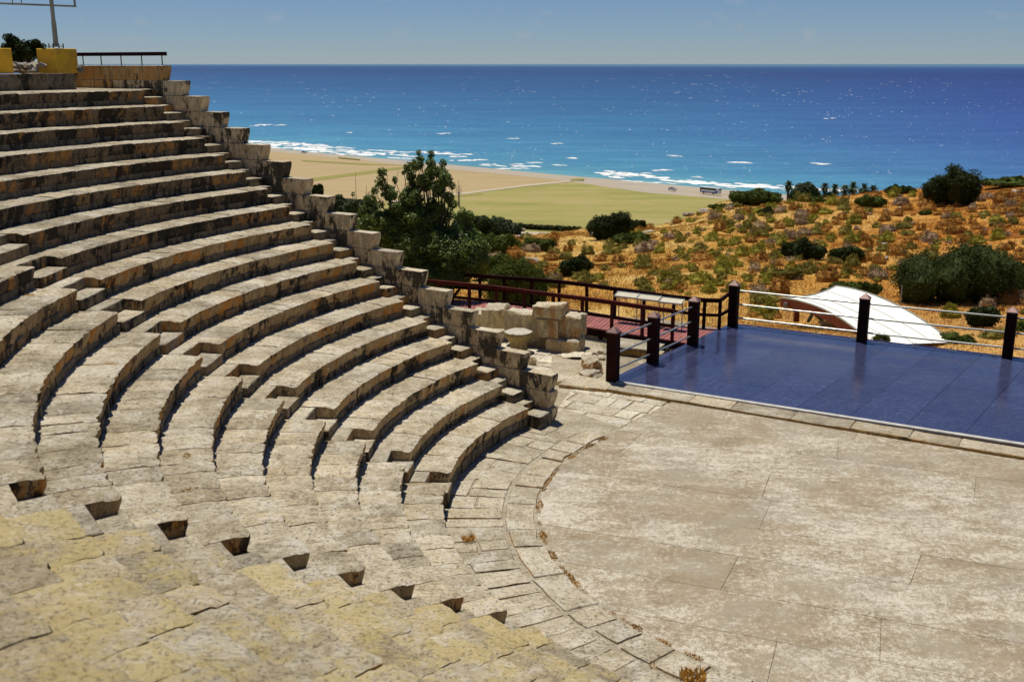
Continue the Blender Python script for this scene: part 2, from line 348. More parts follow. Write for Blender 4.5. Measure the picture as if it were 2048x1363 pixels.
def sea_mat():
    m = NT('sea_water'); q = m.n('VectorMath'); q.operation = 'DOT_PRODUCT'; m.l(m.P(), q.inputs[0]); q.inputs[1].default_value = tuple(SHN)
    d = m.math('SUBTRACT', q.outputs['Value'], SH0.dot(SHN))
    ld = m.math('LOGARITHM', m.math('MAXIMUM', m.math('ADD', d, 20), 10), 10)
    patch = m.noise(.004, 4, .6, m.mapv((.5, 1.6, 1), rad(-15)))
    ld = m.math('ADD', ld, m.math('MULTIPLY', m.math('SUBTRACT', patch, .5), .35))
    k = m.math('DIVIDE', m.math('SUBTRACT', ld, 1), 4)
    col = m.ramp(k, [(.05, (.10, .31, .38)), (.25, (.050, .235, .40)), (.40, (.026, .15, .33)), (.55, (.014, .085, .235)), (.70, (.010, .050, .16)), (.80, (.014, .062, .19)), (.90, (.07, .16, .26))])  # paler far end paints horizon haze into the water colour
    sx = m.n('SeparateXYZ'); m.l(m.P(), sx.inputs[0])
    az = m.step(m.math('DIVIDE', sx.outputs['X'], m.math('ADD', sx.outputs['Y'], 1)), .05, .55)
    col = m.mix(m.math('MULTIPLY', az, m.math('MULTIPLY', m.step(k, .15, .5), m.step(k, .86, .70))), col, m.mix(1, col, (1.1, .60, 1.0), 'MULTIPLY'))
    wl = m.noise(.0035, 8, .75, m.mapv((.5, 2.6, 1), rad(-12))); wv = m.noise(.06, 8, .8, m.mapv((.45, 2.4, 1), rad(-12)))
    col = m.mix(m.math('MULTIPLY', m.step(wl, .40, .62), .5), m.mix(1, col, (.82, .86, .90), 'MULTIPLY'), m.mix(1, col, (1.35, 1.25, 1.15), 'MULTIPLY')); wf = m.noise(.35, 5, .7, m.mapv((.6, 1.7, 1), rad(-12)))
    col = m.mix(m.math('MULTIPLY', m.step(wv, .46, .62), .55), col, m.mix(1, col, (2.1, 1.65, 1.3), 'MULTIPLY'))
    # whitecaps, small and sparse
    cap = m.math('ADD', m.noise(.16, 6, .75, m.mapv((.45, 2.2, 1), rad(-12))), m.math('MULTIPLY', m.noise(.012, 3), .12))
    col = m.mix(m.math('MULTIPLY', m.step(cap, .77, .83), .6), col, (.62, .68, .72))
    m.bump(m.math('ADD', wf, m.math('MULTIPLY', wv, 2)), .9, .8)
    return m.done(col, .45, .25)
M['sea'] = sea_mat()
M['foam'] = simple('sea_foam', (.82, .84, .84), .9, .1, var=.12, sc=.3, bump=0)

# ---------------------------------------------------------------- rough stone builders
def rough_block(name, P4, zb, zt, mat, parent, seed=0, amp=.006, e=.015, nu=4, nv=3, skew=0, wob=.0, base=None):
    """a stone with four plan corners: gridded worn top, chipped rim, four sides"""
    P4 = [Vector((p[0], p[1], 0)) for p in P4]; v = []; f = []
    rg = random.Random(seed*7+3)
    tilt = (rg.uniform(-1, 1)*amp, rg.uniform(-1, 1)*amp)
    cen = sum(P4, Vector())/4
    for j in range(nv+1):
        for i in range(nu+1):
            a, b = i/nu, j/nv
            p = (P4[0]*(1-a)+P4[1]*a)*(1-b)+(P4[3]*(1-a)+P4[2]*a)*b
            rim = i in (0, nu) or j in (0, nv)
            if rim:
                L = (p-cen).length; p = p+(cen-p)*min(.3, e/max(L, .01))
            z = zt+nse(p+Vector((0, 0, zt)), 3.1, seed)*amp*1.6+nse(p, 9, seed)*amp+tilt[0]*(a*2-1)+tilt[1]*(b*2-1)
            if rim: z -= e*.25
            v.append(Vector((p.x, p.y, z)))
    idx = lambda i, j: j*(nu+1)+i
    for j in range(nv):
        for i in range(nu): f.append((idx(i, j), idx(i+1, j), idx(i+1, j+1), idx(i, j+1)))
    loop = [idx(i, 0) for i in range(nu)]+[idx(nu, j) for j in range(nv)]+[idx(i, nv) for i in range(nu, 0, -1)]+[idx(0, j) for j in range(nv, 0, -1)]
    prev = loop
    hh = zt-zb
    for lev, zz in enumerate((zt-e, zt-hh*.5, zb)):
        ring = []
        for q in loop:
            p = v[q].copy(); p.z = 0
            L = (p-cen).length; p = p+(p-cen)*(e/max(L, .01))
            pw = p+Vector((0, 0, zz))
            if wob: p = p+(p-cen).normalized()*nse(pw, 3.5, seed+9)*wob
            ring.append(len(v)); v.append(Vector((p.x+nse(pw, 11, seed)*amp*.8, p.y+nse(pw, 11, seed+5)*amp*.8, zz+(nse(pw, 7, seed)*e*.5 if lev == 0 else 0))))
        n = len(loop)
        for q in range(n): f.append((prev[(q+1) % n], prev[q], ring[q], ring[(q+1) % n]))
        prev = ring
    return part(name, v, f, mat, parent, True, 42, base)
def flag(name, poly, zb, zt, mat, parent, seed=0, e=.02, amp=.006):
    """flagstone with any convex outline and a worn rim"""
    poly = [Vector((p[0], p[1], 0)) for p in poly]; cen = sum(poly, Vector())/len(poly); out = []
    for i, p in enumerate(poly):
        q = poly[(i+1) % len(poly)]; L = (q-p).length; n = max(1, min(5, int(L/.18)))
        for k in range(n):
            r = p+(q-p)*k/n; r = r+(r-cen).normalized()*nse(r, 4.5, seed)*.03
            out.append(r)
    n = len(out); v = []; f = []
    for s, zz in ((.55, zt), (1, zt), (1, zt-e), (1, zb)):
        for r in out:
            d = r-cen; L = max(d.length, .02)
            q = cen+d*(s if s < 1 else (1-e*.8/L if zz == zt else 1))
            v.append(Vector((q.x, q.y, zz+(nse(q, 2.5, seed)*amp*2+nse(q, 8, seed)*amp if zz >= zt-e else 0)-(e*.2 if s == 1 and zz == zt else 0))))
    v.append(Vector((cen.x, cen.y, zt+nse(cen, 2.5, seed)*amp*2)))
    for i in range(n):
        j = (i+1) % n
        f += [(4*n, i, j), (i, n+i, n+j, j), (n+i, 2*n+i, 2*n+j, n+j), (2*n+i, 3*n+i, 3*n+j, 2*n+j)]
    return part(name, v, f, mat, parent, True, 42)
def shrink(poly, g):
    """inset a convex polygon by g"""
    P = [Vector((p[0], p[1])) for p in poly]; n = len(P)
    A = sum(P[i].x*P[(i+1) % n].y-P[(i+1) % n].x*P[i].y for i in range(n))/2
    if A < 0: P.reverse()
    for i in range(n):
        a = Vector((poly[i][0], poly[i][1])) if A > 0 else Vector((poly[n-1-i][0], poly[n-1-i][1])); b = Vector(poly[(i+1) % n][:2]) if A > 0 else Vector(poly[(n-2-i) % n][:2])
        d = b-a
        if d.length < 1e-4: continue
        nn = Vector((-d.y, d.x)).normalized()
        P = clip(P, nn, nn.dot(a)+g)
        if len(P) < 3: return []
    return P
def clip(P, nn, c):
    """keep the part of P where nn.p >= c"""
    out = []
    for i in range(len(P)):
        a, b = P[i], P[(i+1) % len(P)]; da, db = nn.dot(a)-c, nn.dot(b)-c
        if da >= 0: out.append(a)
        if da*db < 0: out.append(a+(b-a)*(da/(da-db)))
    return out
def clip_poly(P, K):
    """clip P by the convex counter-clockwise polygon K"""
    P = [Vector((p[0], p[1])) for p in P]
    for i in range(len(K)):
        a, b = Vector(K[i][:2]), Vector(K[(i+1) % len(K)][:2]); d = b-a
        nn = Vector((-d.y, d.x)).normalized()
        P = clip(P, nn, nn.dot(a))
        if len(P) < 3: return []
    return P
def area(P):
    return abs(sum(P[i].x*P[(i+1) % len(P)].y-P[(i+1) % len(P)].x*P[i].y for i in range(len(P)))/2) if len(P) > 2 else 0

#@@STRUCTURE
# ---------------------------------------------------------------- theatre geometry
CX, CY = 6.9595, 18.0049; R0, RD, RH = 7.4624, .72536, .40
zk = lambda k: .17+RH*k
rk = lambda k: R0+RD*k
pol = lambda r, th: Vector((CX+r*math.cos(rad(th)), CY+r*math.sin(rad(th)), 0))
W0 = Vector((1.0488, 23.4524, 0)); WU = Vector((-.61602, .41110, 0)); WS = WU.length; WU = WU/WS; WN = Vector((-WU.y, WU.x, 0))  # WN towards the seats
if WN.dot(Vector((-.5, -.8, 0))) < 0: WN = -WN
W0 = W0+WN*.27+WU*.09
wt = lambda j: 1.203+RH*j
ORD = ['lowest', 'second', 'third', 'fourth', 'fifth', 'sixth', 'seventh', 'eighth', 'ninth', 'tenth', 'eleventh', 'twelfth', 'thirteenth', 'fourteenth', 'fifteenth', 'sixteenth', 'seventeenth', 'topmost']

# ground under everything near
def sheet(name, pts, z, mat, kind='structure'):
    v = [(p[0], p[1], z) for p in pts]
    o = part(name, v, [tuple(range(len(v)))], mat, base=(0, 0, 0)); 
    if kind: o['kind'] = kind
    return o
# ---- orchestra floor: concrete cast in strips
ring_r = 6.5
FK = [(4.0, 25.0)] + [tuple(pol(ring_r, th)[:2]) for th in range(144, 269, 4)] + [(14, 11.6), (20, 12.4), (24, 13.7)]
sheet('floor_bed', [(p[0], p[1]) for p in FK], .035, simple('floor_joint', (.17, .14, .10), .9))
floor = link('orchestra_floor', None, None, (9, 18, 0)); floor['kind'] = 'structure'
FD = Vector((math.cos(rad(-21.8)), math.sin(rad(-21.8)))); FN = Vector((-FD.y, FD.x))
rg = random.Random(5)
offs = [8.0]
while offs[-1] > -16: offs.append(offs[-1]-rg.uniform(1.18, 1.42))
O = Vector((4.0, 25.0))
sd = 0
for a, b in zip(offs, offs[1:]):
    x = -12.0+rg.uniform(0, 3); sk0 = 0
    while x < 26:
        x2 = x+rg.uniform(4.5, 9.5)
        sk = rg.uniform(-.15, .15)
        q = [O+FD*x+FN*b, O+FD*x2+FN*b, O+FD*(x2+sk)+FN*a, O+FD*(x+sk0)+FN*a]; sk0 = sk
        P = clip_poly(q, FK)
        if area(P) > .003:
            P = shrink(P, .004)
            if len(P) > 2:
                n = len(P); zt = .06+rg.uniform(-.0015, .0015)
                v = [(p.x, p.y, zt) for p in P]+[(p.x, p.y, .02) for p in P]
                part('slab', v, [tuple(range(n))]+[(i, n+i, n+(i+1) % n, (i+1) % n) for i in range(n)], M['concrete'], floor)
        x = x2
# ---- ring of paving between floor and seats
ringb = []
for th in range(132, 262, 4): ringb.append(tuple(pol(8.5, th)[:2]))
ringi = [tuple(pol(ring_r-.02, th)[:2]) for th in range(260, 130, -4)]
rv = [(p[0], p[1], .03) for p in ringb]+[(p[0], p[1], .03) for p in ringi]
rb = MB()
n1 = len(ringb)
rb.add([(p[0], p[1], .058) for p in ringb]+[(p[0], p[1], .058) for p in ringi[::-1]], [(i+1, i, n1+i, n1+i+1) for i in range(n1-1)])
ro = rb.obj('ring_bed', M['fill'], base=(0, 0, 0)); ro['kind'] = 'structure'
ring = link('ring_pavement', None, None, (0, 18, 0)); ring['kind'] = 'structure'
rg = random.Random(11); sd = 100
for (ra, rb_, lo, hi) in ((6.5, 7.08, .5, 1.15), (7.12, 8.32, .28, .62)):
    th = 138.5 if ra < 7 else 140.5
    while th < 250:
        L = rg.uniform(lo, hi); dt = math.degrees(L/((ra+rb_)/2)); sd += 1
        sub = rg.random()
        g = .22
        if ra < 7:
            i0 = ra+rg.uniform(-.0, .06); o0 = rb_+rg.uniform(-.08, .03)
            P = [pol(i0, th+g), pol(i0+rg.uniform(0, .04), th+dt/2), pol(i0, th+dt-g), pol(o0, th+dt-g*2), pol(o0, th+dt/2), pol(o0, th+g*2)][::-1]
            flag('paving_stone', P, -.02, .085+rg.uniform(-.012, .012), M['ring'], ring, sd, .018)
        else:
            cut = rb_ if sub < .55 else rg.uniform(7.5, 7.9)
            for (i0, o0) in ((ra, cut),) if cut == rb_ else ((ra, cut-.012), (cut+.012, rb_)):
                i0 += rg.uniform(0, .04); sl = rg.uniform(-.5, .5)
                P = [pol(i0, th+.06+sl*.3), pol(i0, th+dt-.06), pol(o0, th+dt-.06+rg.uniform(-.5, .2)), pol(o0, th+.06)][::-1]
                flag('paving_stone', P, -.02, .072+rg.uniform(-.006, .012), M['ring'], ring, sd, .012)
        th += dt
# loose raised slabs lying on the ring
# ---- side passage paving (parodos)
Rg = random.Random(21)
kF = lambda x: gz(x, 778+(x-1190)*.131, .13)
PK = [(1.1, 23.3), (2.12, 22.45), (3.98, 24.98), (2.3, 25.95), (1.9, 28.9), (2.6, 30.2), (-1.4, 33.2), (-3.2, 31.6), (.55, 24.6)]
# convex pieces
PKs = [[(.5, 22.4), (2.08, 22.5), (3.93, 24.96), (1.05, 26.65), (1.02, 24.2)],
       [(.95, 23.9), (1.05, 26.65), (2.0, 26.15), (2.45, 26.9), (2.3, 30.4), (-1.3, 32.2), (-3.2, 31.6)]]
pas = link('passage_pavement', None, None, (1.5, 26, 0)); pas['kind'] = 'structure'
sheet('passage_bed', [(.2, 22.0), (2.12, 22.47), (3.97, 24.99), (3.9, 25.4), (2.4, 26.3), (2.9, 27.5), (2.6, 30.6), (-1.4, 33.4), (-5, 31.6), (.2, 24.2)], .022, M['fill'])
ud = Vector((math.cos(rad(-29)), math.sin(rad(-29)))); un = Vector((-ud.y, ud.x)); sd = 400
y = -4.5
while y < 9:
    hgt = Rg.uniform(.34, .72); x = -6+Rg.uniform(0, .6)
    while x < 5:
        L = Rg.uniform(.4, 1.1); o_ = Vector((1.5, 25.5))
        j = lambda: Vector((Rg.uniform(-.05, .05), Rg.uniform(-.05, .05)))
        q = [o_+ud*x+un*y+j(), o_+ud*(x+L)+un*y+j(), o_+ud*(x+L)+un*(y+hgt)+j(), o_+ud*x+un*(y+hgt)+j()]
        if Rg.random() < .5 and L > .6:
            c_ = L*Rg.uniform(.35, .65)
            qs = [[q[0], q[0]+(q[1]-q[0])*.5, q[3]+(q[2]-q[3])*.5, q[3]], [q[0]+(q[1]-q[0])*.5, q[1], q[2], q[3]+(q[2]-q[3])*.5]]
        else: qs = [q]
        for qq in qs:
            for K in PKs:
                P = clip_poly(qq, K)
                if area(P) > .035:
                    P = shrink(P, .009)
                    if area(P) > .02:
                        sd += 1; flag('paving_stone', P, -.03, .035+Rg.uniform(-.01, .012), M['flag'], pas, sd, .015, .004)
        x += L
    y += hgt

# ---- seats
def seat_block(k, th0, th1, parent, mat, seed, bottom=-.30):
    rg = random.Random(seed); R = rk(k); z = zk(k)+rg.uniform(-.007, .007)
    L = rad(th1-th0)*R; nt_ = max(4, min(16, int(L/.06))); g = math.degrees(rg.uniform(.0015, .006)/R)
    th0 += g; th1 -= g
    ro_ = rg.uniform(-.012, .012); tilt = rg.uniform(-.008, .008); chip = rg.random() < .3; chc = rg.random()
    wearz = rg.uniform(.3, 1.2)
    lip = [(RD+.05, 0), (RD*.75, 0), (RD*.5, 0), (RD*.28, 0), (.11, 0), (.035, -.004), (.0, -.022), (.004, -.08), (.022, -.15), (.05, -.22), (.065, bottom)]
    v = []; f = []; n = len(lip)
    for i in range(nt_+1):
        a = i/nt_; th = th0+(th1-th0)*a; end = i in (0, nt_)
        for q, (dr, dz) in enumerate(lip):
            p = pol(R+dr, th)
            zz = z+dz+tilt*(a-.5)*(1 if dz > -.1 else 0)
            pw = Vector((p.x, p.y, zz))
            if q <= 5:
                zz += nse(pw, 2.6, seed)*.010+nse(pw, 8.5, seed)*.008
                if dr < .15: zz -= abs(nse(pw, 6, seed+3))*.018*wearz+abs(nse(pw, 17, seed+4))*.016
            rr = R+dr+ro_
            if 4 <= q <= 8:
                rr += nse(pw, 7.0, seed+1)*.024*wearz+nse(pw, 19, seed+2)*.022
                if end: rr += .030; zz -= .014 if q <= 6 else 0
                if chip and abs(a-chc) < .18 and q in (5, 6, 7): rr += .035; zz -= .012
            elif q > 8: rr += nse(pw, 6, seed+1)*.012+(.022 if end else 0)
            if end and q <= 5: zz -= .011
            p = pol(rr, th); v.append(Vector((p.x, p.y, zz)))
        p = pol(R+RD+.05, th); v.append(Vector((p.x, p.y, z+bottom)))
    m_ = n+1
    for i in range(nt_):
        for q in range(m_):
            q2 = (q+1) % m_
            f.append((i*m_+q, i*m_+q2, (i+1)*m_+q2, (i+1)*m_+q))
    f.append(tuple(range(m_-1, -1, -1))); f.append(tuple(nt_*m_+q for q in range(m_)))
    f = [tuple(reversed(x)) for x in f]
    return part('seat_stone', v, f, mat, parent, True, 38)
endth = lambda k: 143.05+(145.39-143.05)*(k-1)/17.0
AL0, AL1 = 173.45, 177.35        # middle stair
BL0, BL1 = 211.35, 215.15        # near stair
SECT = [(None, AL0, 'between the middle stair and the stepped wing wall', .40, .78, M['seat']),
        (AL1, BL0, 'left of the middle stair', .32, .66, M['seat']),
        (BL1, 256.0, 'nearest the camera beyond the near stair', .50, 1.05, M['seat_near'])]
for si, (ta, tb, where, lo, hi, mt) in enumerate(SECT):
    for k in range(1, 19):
        t0 = endth(k) if ta is None else ta
        rg = random.Random(si*100+k)
        mid = pol(rk(k), (t0+tb)/2); mid.z = zk(k)-.4
        label = {0: '%s curved row of weathered limestone seats between the middle stair and the stepped wing wall',
                 1: '%s curved row of limestone seats between the middle stair and the near stair',
                 2: '%s row of yellow lichened limestone seats in the near block, right of the near stair'}[si] % ORD[k-1]
        row = thing('seat_row', mid, label, 'stone seats', 'curved rows of stone theatre seats')
        th = t0; i = 0
        while th < tb-.01:
            L = rg.uniform(lo, hi); d = math.degrees(L/rk(k))
            if th+d*1.45 > tb: d = tb-th
            seed = si*10000+k*100+i
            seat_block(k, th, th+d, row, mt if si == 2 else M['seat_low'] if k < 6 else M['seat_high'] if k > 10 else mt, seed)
            th += d; i += 1
        # small rubble course that beds the seats
        fb = MB(); th = t0; zb = zk(k)-.44 if k > 1 else -.02; zt = zk(k)-.285
        while th < tb-.01:
            L = rg.uniform(.14, .42); d = min(math.degrees(L/rk(k)), tb-th)
            r1 = rk(k)+.045+rg.uniform(-.018, .02); zc = zb+(zt-zb)*rg.uniform(.45, 1) if k == 1 or rg.random() < .3 else zt
            for z0_, z1_ in ((zb, zc-.004), (zc+.004, zt+.02)) if zc < zt-.03 else ((zb, zt+.02),):
                gg = math.degrees(.006/r1); r1 += rg.uniform(-.008, .008)
                a, b, c, e = pol(r1, th+gg), pol(r1+rg.uniform(-.01, .01), th+d-gg), pol(r1+.3, th+d-gg), pol(r1+.3, th+gg)
                q = [Vector((p.x, p.y, z0_)) for p in (a, b, c, e)]+[Vector((p.x, p.y, z1_)) for p in (a, b, c, e)]
                fb.add(q, [(0, 1, 5, 4), (1, 2, 6, 5), (2, 3, 7, 6), (3, 0, 4, 7), (4, 5, 6, 7)])
            th += d
        o = fb.obj('footing_stones', M['footing'], row); o['kind'] = 'stuff'
# solid rake under the seats
rake = MB(); ths = list(range(140, 261, 5))
vv = []
for th in ths:
    for k in range(1, 20):
        p = pol(rk(k)+.2, th); vv.append(Vector((p.x, p.y, zk(k)-.52))); p2 = pol(rk(k)+RD+.18, th); vv.append(Vector((p2.x, p2.y, zk(k)-.5)))
ff = []
for i in range(len(ths)-1):
    for q in range(37): ff.append((i*38+q, i*38+q+1, (i+1)*38+q+1, (i+1)*38+q))
# wing end must stay inside the stair, so start at 146 near the wall
rake.add(vv, ff); o = rake.obj('seat_foundation', M['fill'], base=(0, 0, 0)); o['kind'] = 'structure'

# ---- radial stairs
def radial_stair(t0, t1, label, drop=.2):
    st = thing('stone_staircase', pol(rk(1), (t0+t1)/2), label, 'staircase', 'stone stairs between the seat blocks')
    rg = random.Random(int(t0))
    for k in range(1, 19):
        R = rk(k); z = zk(k); e = math.degrees(.012/R); sl = rg.uniform(-.02, .02)
        rough_block('step', [pol(R-.035+sl, t1-e), pol(R-.035, t0+e), pol(R+.37, t0+e), pol(R+.37, t1-e)], z-.45 if k > 1 else -.02, z-drop+rg.uniform(-.015, .01), M['step'], st, k+int(t0), .007, .02, 4, 2)
        rough_block('step', [pol(R+.38, t1-e), pol(R+.38+sl, t0+e), pol(R+RD+.03, t0+e), pol(R+RD+.03, t1-e)], z-.45, z-.004+rg.uniform(-.01, .01), M['step'], st, 50+k+int(t0), .007, .02, 4, 2)
radial_stair(AL0, AL1, 'narrow middle stair of low stone steps climbing between two seat blocks')
radial_stair(BL0, BL1, 'near stair of stone steps with dark shadowed notches, closest to the camera', .21)
# ---- stair along the wing wall
st = thing('stone_staircase', W0+WN*.4, 'stone stair running up beside the stepped wing wall', 'staircase', 'stone stairs between the seat blocks')
ws = lambda s, t, z=0: W0+WU*s+WN*t+Vector((0, 0, z))
def edge_t(k, s):      # distance of the seat ends from the wall at run s
    th = endth(k); d = pol(1, th)-pol(0, th); o_ = pol(0, th)
    # solve (W0+WU s+WN t - o) parallel d
    w_ = W0+WU*s-o_; cr = lambda a, b: a.x*b.y-a.y*b.x
    return -cr(w_, d)/cr(WN, d)
for k in range(1, 19):
    s0 = WS*(k-1)-.09; z = zk(k); rg = random.Random(k+77)
    sa, sb, sc_ = s0-.03, s0+.43, s0+WS-.01
    # seats of this row start about s0+0.15; keep clear of them
    ta_, tb_, tc_ = edge_t(k, sa)-.02, edge_t(k, sb)-.02, edge_t(k, sc_)-.02
    rough_block('step', [ws(sa, .0), ws(sa, ta_+.03), ws(sb, tb_), ws(sb, .0)], z-.5 if k > 1 else -.02, z-.2+rg.uniform(-.008, .008), M['step'], st, k, .006, .018, 4, 2)
    rough_block('step', [ws(sb+.01, .0), ws(sb+.01, tb_), ws(sc_, tc_), ws(sc_, .0)], z-.5, z+rg.uniform(-.012, .004), M['step'], st, k+30, .006, .018, 4, 2)
# ---- stepped wing wall, blocks with hollow-moulded ends
wall = thing('wing_wall', W0-WN*.2, 'stepped wing wall of sandstone blocks with curved block ends and dark lichen', 'wall')
TH = .28
def wall_block(s0, s1, z0, z1, cav, mat=None, parent=None, seed=0, th=TH, name='wall_block'):
    rg = random.Random(seed); g = .004; s0 += g; s1 -= g; z1 -= .003; z0 += .001
    hh = z1-z0
    if cav: prof = [(s0-.10, z1), (s0-.105, z1-.05), (s0-.09, z1-hh*.35), (s0-.055, z1-hh*.62), (s0-.02, z1-hh*.85), (s0-.005, z0)]
    else: prof = [(s0, z1), (s0, z0)]
    m_ = 3; prof_t = [(s1-(s1-prof[0][0])*i/m_, z1) for i in range(0, m_)]
    prof_b = [(s0+(s1-s0)*i/m_, z0) for i in range(1, m_+1)]
    pr = prof_t+prof+prof_b
    v = []; n = len(pr)
    lay = [(-.0, .010), (.012, 0), (th-.012, 0), (th, .010)]
    cs = sum(p[0] for p in pr)/n; cz = (z0+z1)/2
    off = rg.uniform(-.006, .006)
    for t, ins in lay:
        for s, z in pr:
            ss = s+(cs-s)/max(abs(cs-s), .05)*ins; zz = z+(cz-z)/max(abs(cz-z), .05)*ins
            q = ws(ss, -t+off, zz); w_ = nse(q, 6, seed)*.006
            v.append(q+Vector((w_, w_, w_*.6)))
    f = [tuple(range(n))]+[tuple(3*n+i for i in range(n-1, -1, -1))]
    for L in range(3):
        for i in range(n): f.append((L*n+i, (L+1)*n+i, (L+1)*n+(i+1) % n, L*n+(i+1) % n))
    # orientation check
    return part(name, v, f, mat or M['wall'], parent or wall, True, 40)
sd = 0
for m_ in range(-2, 18):
    zt_ = wt(m_); zb_ = zt_-RH if m_ > -2 else -.02
    s = WS*max(m_, 0); top = m_ >= 0
    nb = 4 if m_ < 17 else 9
    for b in range(nb):
        L = .74+.05*(b == 0)
        if m_ < 0: L = .42 if (b == 0 and m_ == -1) else .74
        sd += 1
        wall_block(s, s+L, zb_, zt_, b == 0, None if m_ < 17 else M['parapet'], None, sd)
        s += L
    if m_ == 16 or m_ == 15:
        while s < WS*17+5.6:
            sd += 1; wall_block(s, s+.74, zb_, zt_, False, M['parapet'], None, sd); s += .74
# core of the wall
core = MB()
for j in range(0, 18):
    s0 = WS*j+.06; s1 = WS*(j+1)+.07 if j < 17 else WS*17+6.6
    core.add([ws(s0, -.03, -.3), ws(s1, -.03, -.3), ws(s1, -TH+.03, -.3), ws(s0, -TH+.03, -.3), ws(s0, -.03, wt(j)-.06), ws(s1, -.03, wt(j)-.06), ws(s1, -TH+.03, wt(j)-.06), ws(s0, -TH+.03, wt(j)-.06)],
             [(0, 1, 5, 4), (1, 2, 6, 5), (2, 3, 7, 6), (3, 0, 4, 7), (4, 5, 6, 7)])
core.obj('wall_core', M['footing'], wall)
# ---- top terrace
zt18 = zk(18)
tp = [pol(rk(19)-.08, th) for th in range(147, 215, 4)]; to = [pol(30, th) for th in range(211, 141, -4)]
dz = MB(); n_ = len(tp); 
dv = [Vector((p.x, p.y, zt18-.01)) for p in tp]+[ws(WS*17.2, -.02, zt18-.01), ws(WS*17+6.8, -.02, zt18-.01)]
A_ = [pol(rk(19)-.10, th) for th in [145.6]+list(range(147, 215, 4))]; B_ = [ws(WS*18.3, .0)]+[]
Bp = [pol(23.0, th) for th in [145.6]+list(range(147, 215, 4))]
dz.add([Vector((p.x, p.y, zt18-.006)) for p in A_]+[Vector((p.x, p.y, zt18-.006)) for p in Bp], [(i, len(A_)+i, len(A_)+i+1, i+1)[::-1] for i in range(len(A_)-1)])
q0 = [pol(rk(18)+.3, 145.4), pol(23.0, 147), pol(26.5, 149.5), ws(WS*17+6.0, .0), ws(WS*17.3, .0)]
dz.add([Vector((p.x, p.y, zt18-.010)) for p in q0], [(0, 1, 2, 3, 4)])
o = dz.obj('top_walkway', M['step'], base=(0, 0, 0)); o['kind'] = 'structure'
tw = thing('terrace_wall', pol(22.4, 160), 'low dark sandstone wall above the topmost seats, under the yellow blocks', 'wall')
th = 147.6; rg = random.Random(9); i = 0; TZ = 7.79
while th < 182:
    d = math.degrees(rg.uniform(.7, 1.1)/22.4)
    rough_block('wall_block', [pol(22.35, th+d-.01), pol(22.35, th+.01), pol(22.75, th+.01), pol(22.75, th+d-.01)], zt18-.05, TZ+rg.uniform(-.01, .015), M['footing'], tw, 900+i, .004, .012, 3, 2); th += d; i += 1
tg = MB(); A_ = [pol(22.7, th) for th in range(148, 216, 4)]; Bp = [pol(36, th) for th in range(148, 216, 4)]
ng = len(A_)
tg.add([Vector((p.x, p.y, TZ-.03)) for p in A_]+[Vector((p.x, p.y, TZ-.15)) for p in Bp]+[Vector((p.x, p.y, 0)) for p in Bp], [(i+1, i, ng+i, ng+i+1) for i in range(ng-1)]+[(ng+i+1, ng+i, 2*ng+i, 2*ng+i+1) for i in range(ng-1)])
tg.add([Vector((A_[0].x, A_[0].y, TZ-.03)), Vector((Bp[0].x, Bp[0].y, TZ-.15)), Vector((Bp[0].x, Bp[0].y, 0)), Vector((A_[0].x, A_[0].y, 0))], [(0, 1, 2, 3)])
o = tg.obj('terrace_ground', M['earth'], base=(0, 0, 0)); o['kind'] = 'structure'
# upper wall railing
zr = 8.0+.36
def on_wall(px):             # run along the wall whose image column is px
    best = min(range(0, 800), key=lambda i: abs((1024+F*ws(WS*17+i*.01, -.14).x/(ws(WS*17+i*.01, -.14).y*math.cos(T)+.2*0))-px))
    return WS*17+best*.01
ra = thing('handrail', ws(WS*17+3, -.14, 8.0), 'dark flat handrail on thin posts along the top of the wing wall', 'railing')
sA, sB = on_wall(333), on_wall(120)
b = MB(); b.beam(ws(sA-.05, -.14, zr), ws(sB, -.14, zr), .12, .10); b.obj('hand_rail', M['wood'], ra)
for px in (325, 284, 243, 203, 167, 140):
    s_ = on_wall(px); b = MB(); b.tube([ws(s_, -.14, 7.99), ws(s_, -.14, zr-.09)], .016, 6); b.obj('post', M['steel_dark'], ra)
# yellow blocks with the floodlight mast
def yellow(cx, cy, yaw, label):
    y_ = thing('concrete_block', (cx, cy, TZ), label, 'concrete block', 'yellow concrete bases on the top terrace')
    b = MB(); b.box((cx, cy, TZ+.335), (.76, .76, .67), yaw, .015); b.obj('block_body', M['yellow'], y_, True, 30)
ypos = gd(114, 110, 31.4); yellow(ypos.x, ypos.y, rad(66), 'yellow painted concrete block carrying the tall grey pole')
yp2 = gd(-18, 112, 30.4); yellow(yp2.x, yp2.y, rad(66), 'yellow painted concrete block cut off at the left edge')
mast = thing('floodlight_mast', (ypos.x, ypos.y, TZ+.67), 'tall tapered grey pole with a horizontal frame, bolted on the yellow block', 'pole')
zb = TZ+.67
b = MB(); b.tube([(ypos.x, ypos.y, zb+.06), (ypos.x, ypos.y, zb+.75)], .072, 12, .066); b.tube([(ypos.x, ypos.y, zb+.75), (ypos.x-.02, ypos.y, zb+5)], .056, 12, .05); b.obj('pole_shaft', M['pole'], mast, True)
b = MB(); b.box((ypos.x, ypos.y, zb+.06), (.34, .34, .02), rad(38)); b.obj('base_plate', M['pole'], mast)
for a in (0, 90, 180, 270):
    b = MB(); q = Vector((ypos.x+.2*math.cos(rad(a+0)), ypos.y+.2*math.sin(rad(a)), 0)); b.tube([q+Vector((0, 0, zb)), q+Vector((0, 0, zb+.14))], .018, 6); b.obj('anchor_bolt', M['steel_dark'], mast)
fz0 = gd(112, 8, 31.4).z
fl, fr = gd(-60, 3, 31.4), gd(152, 11, 31.4)
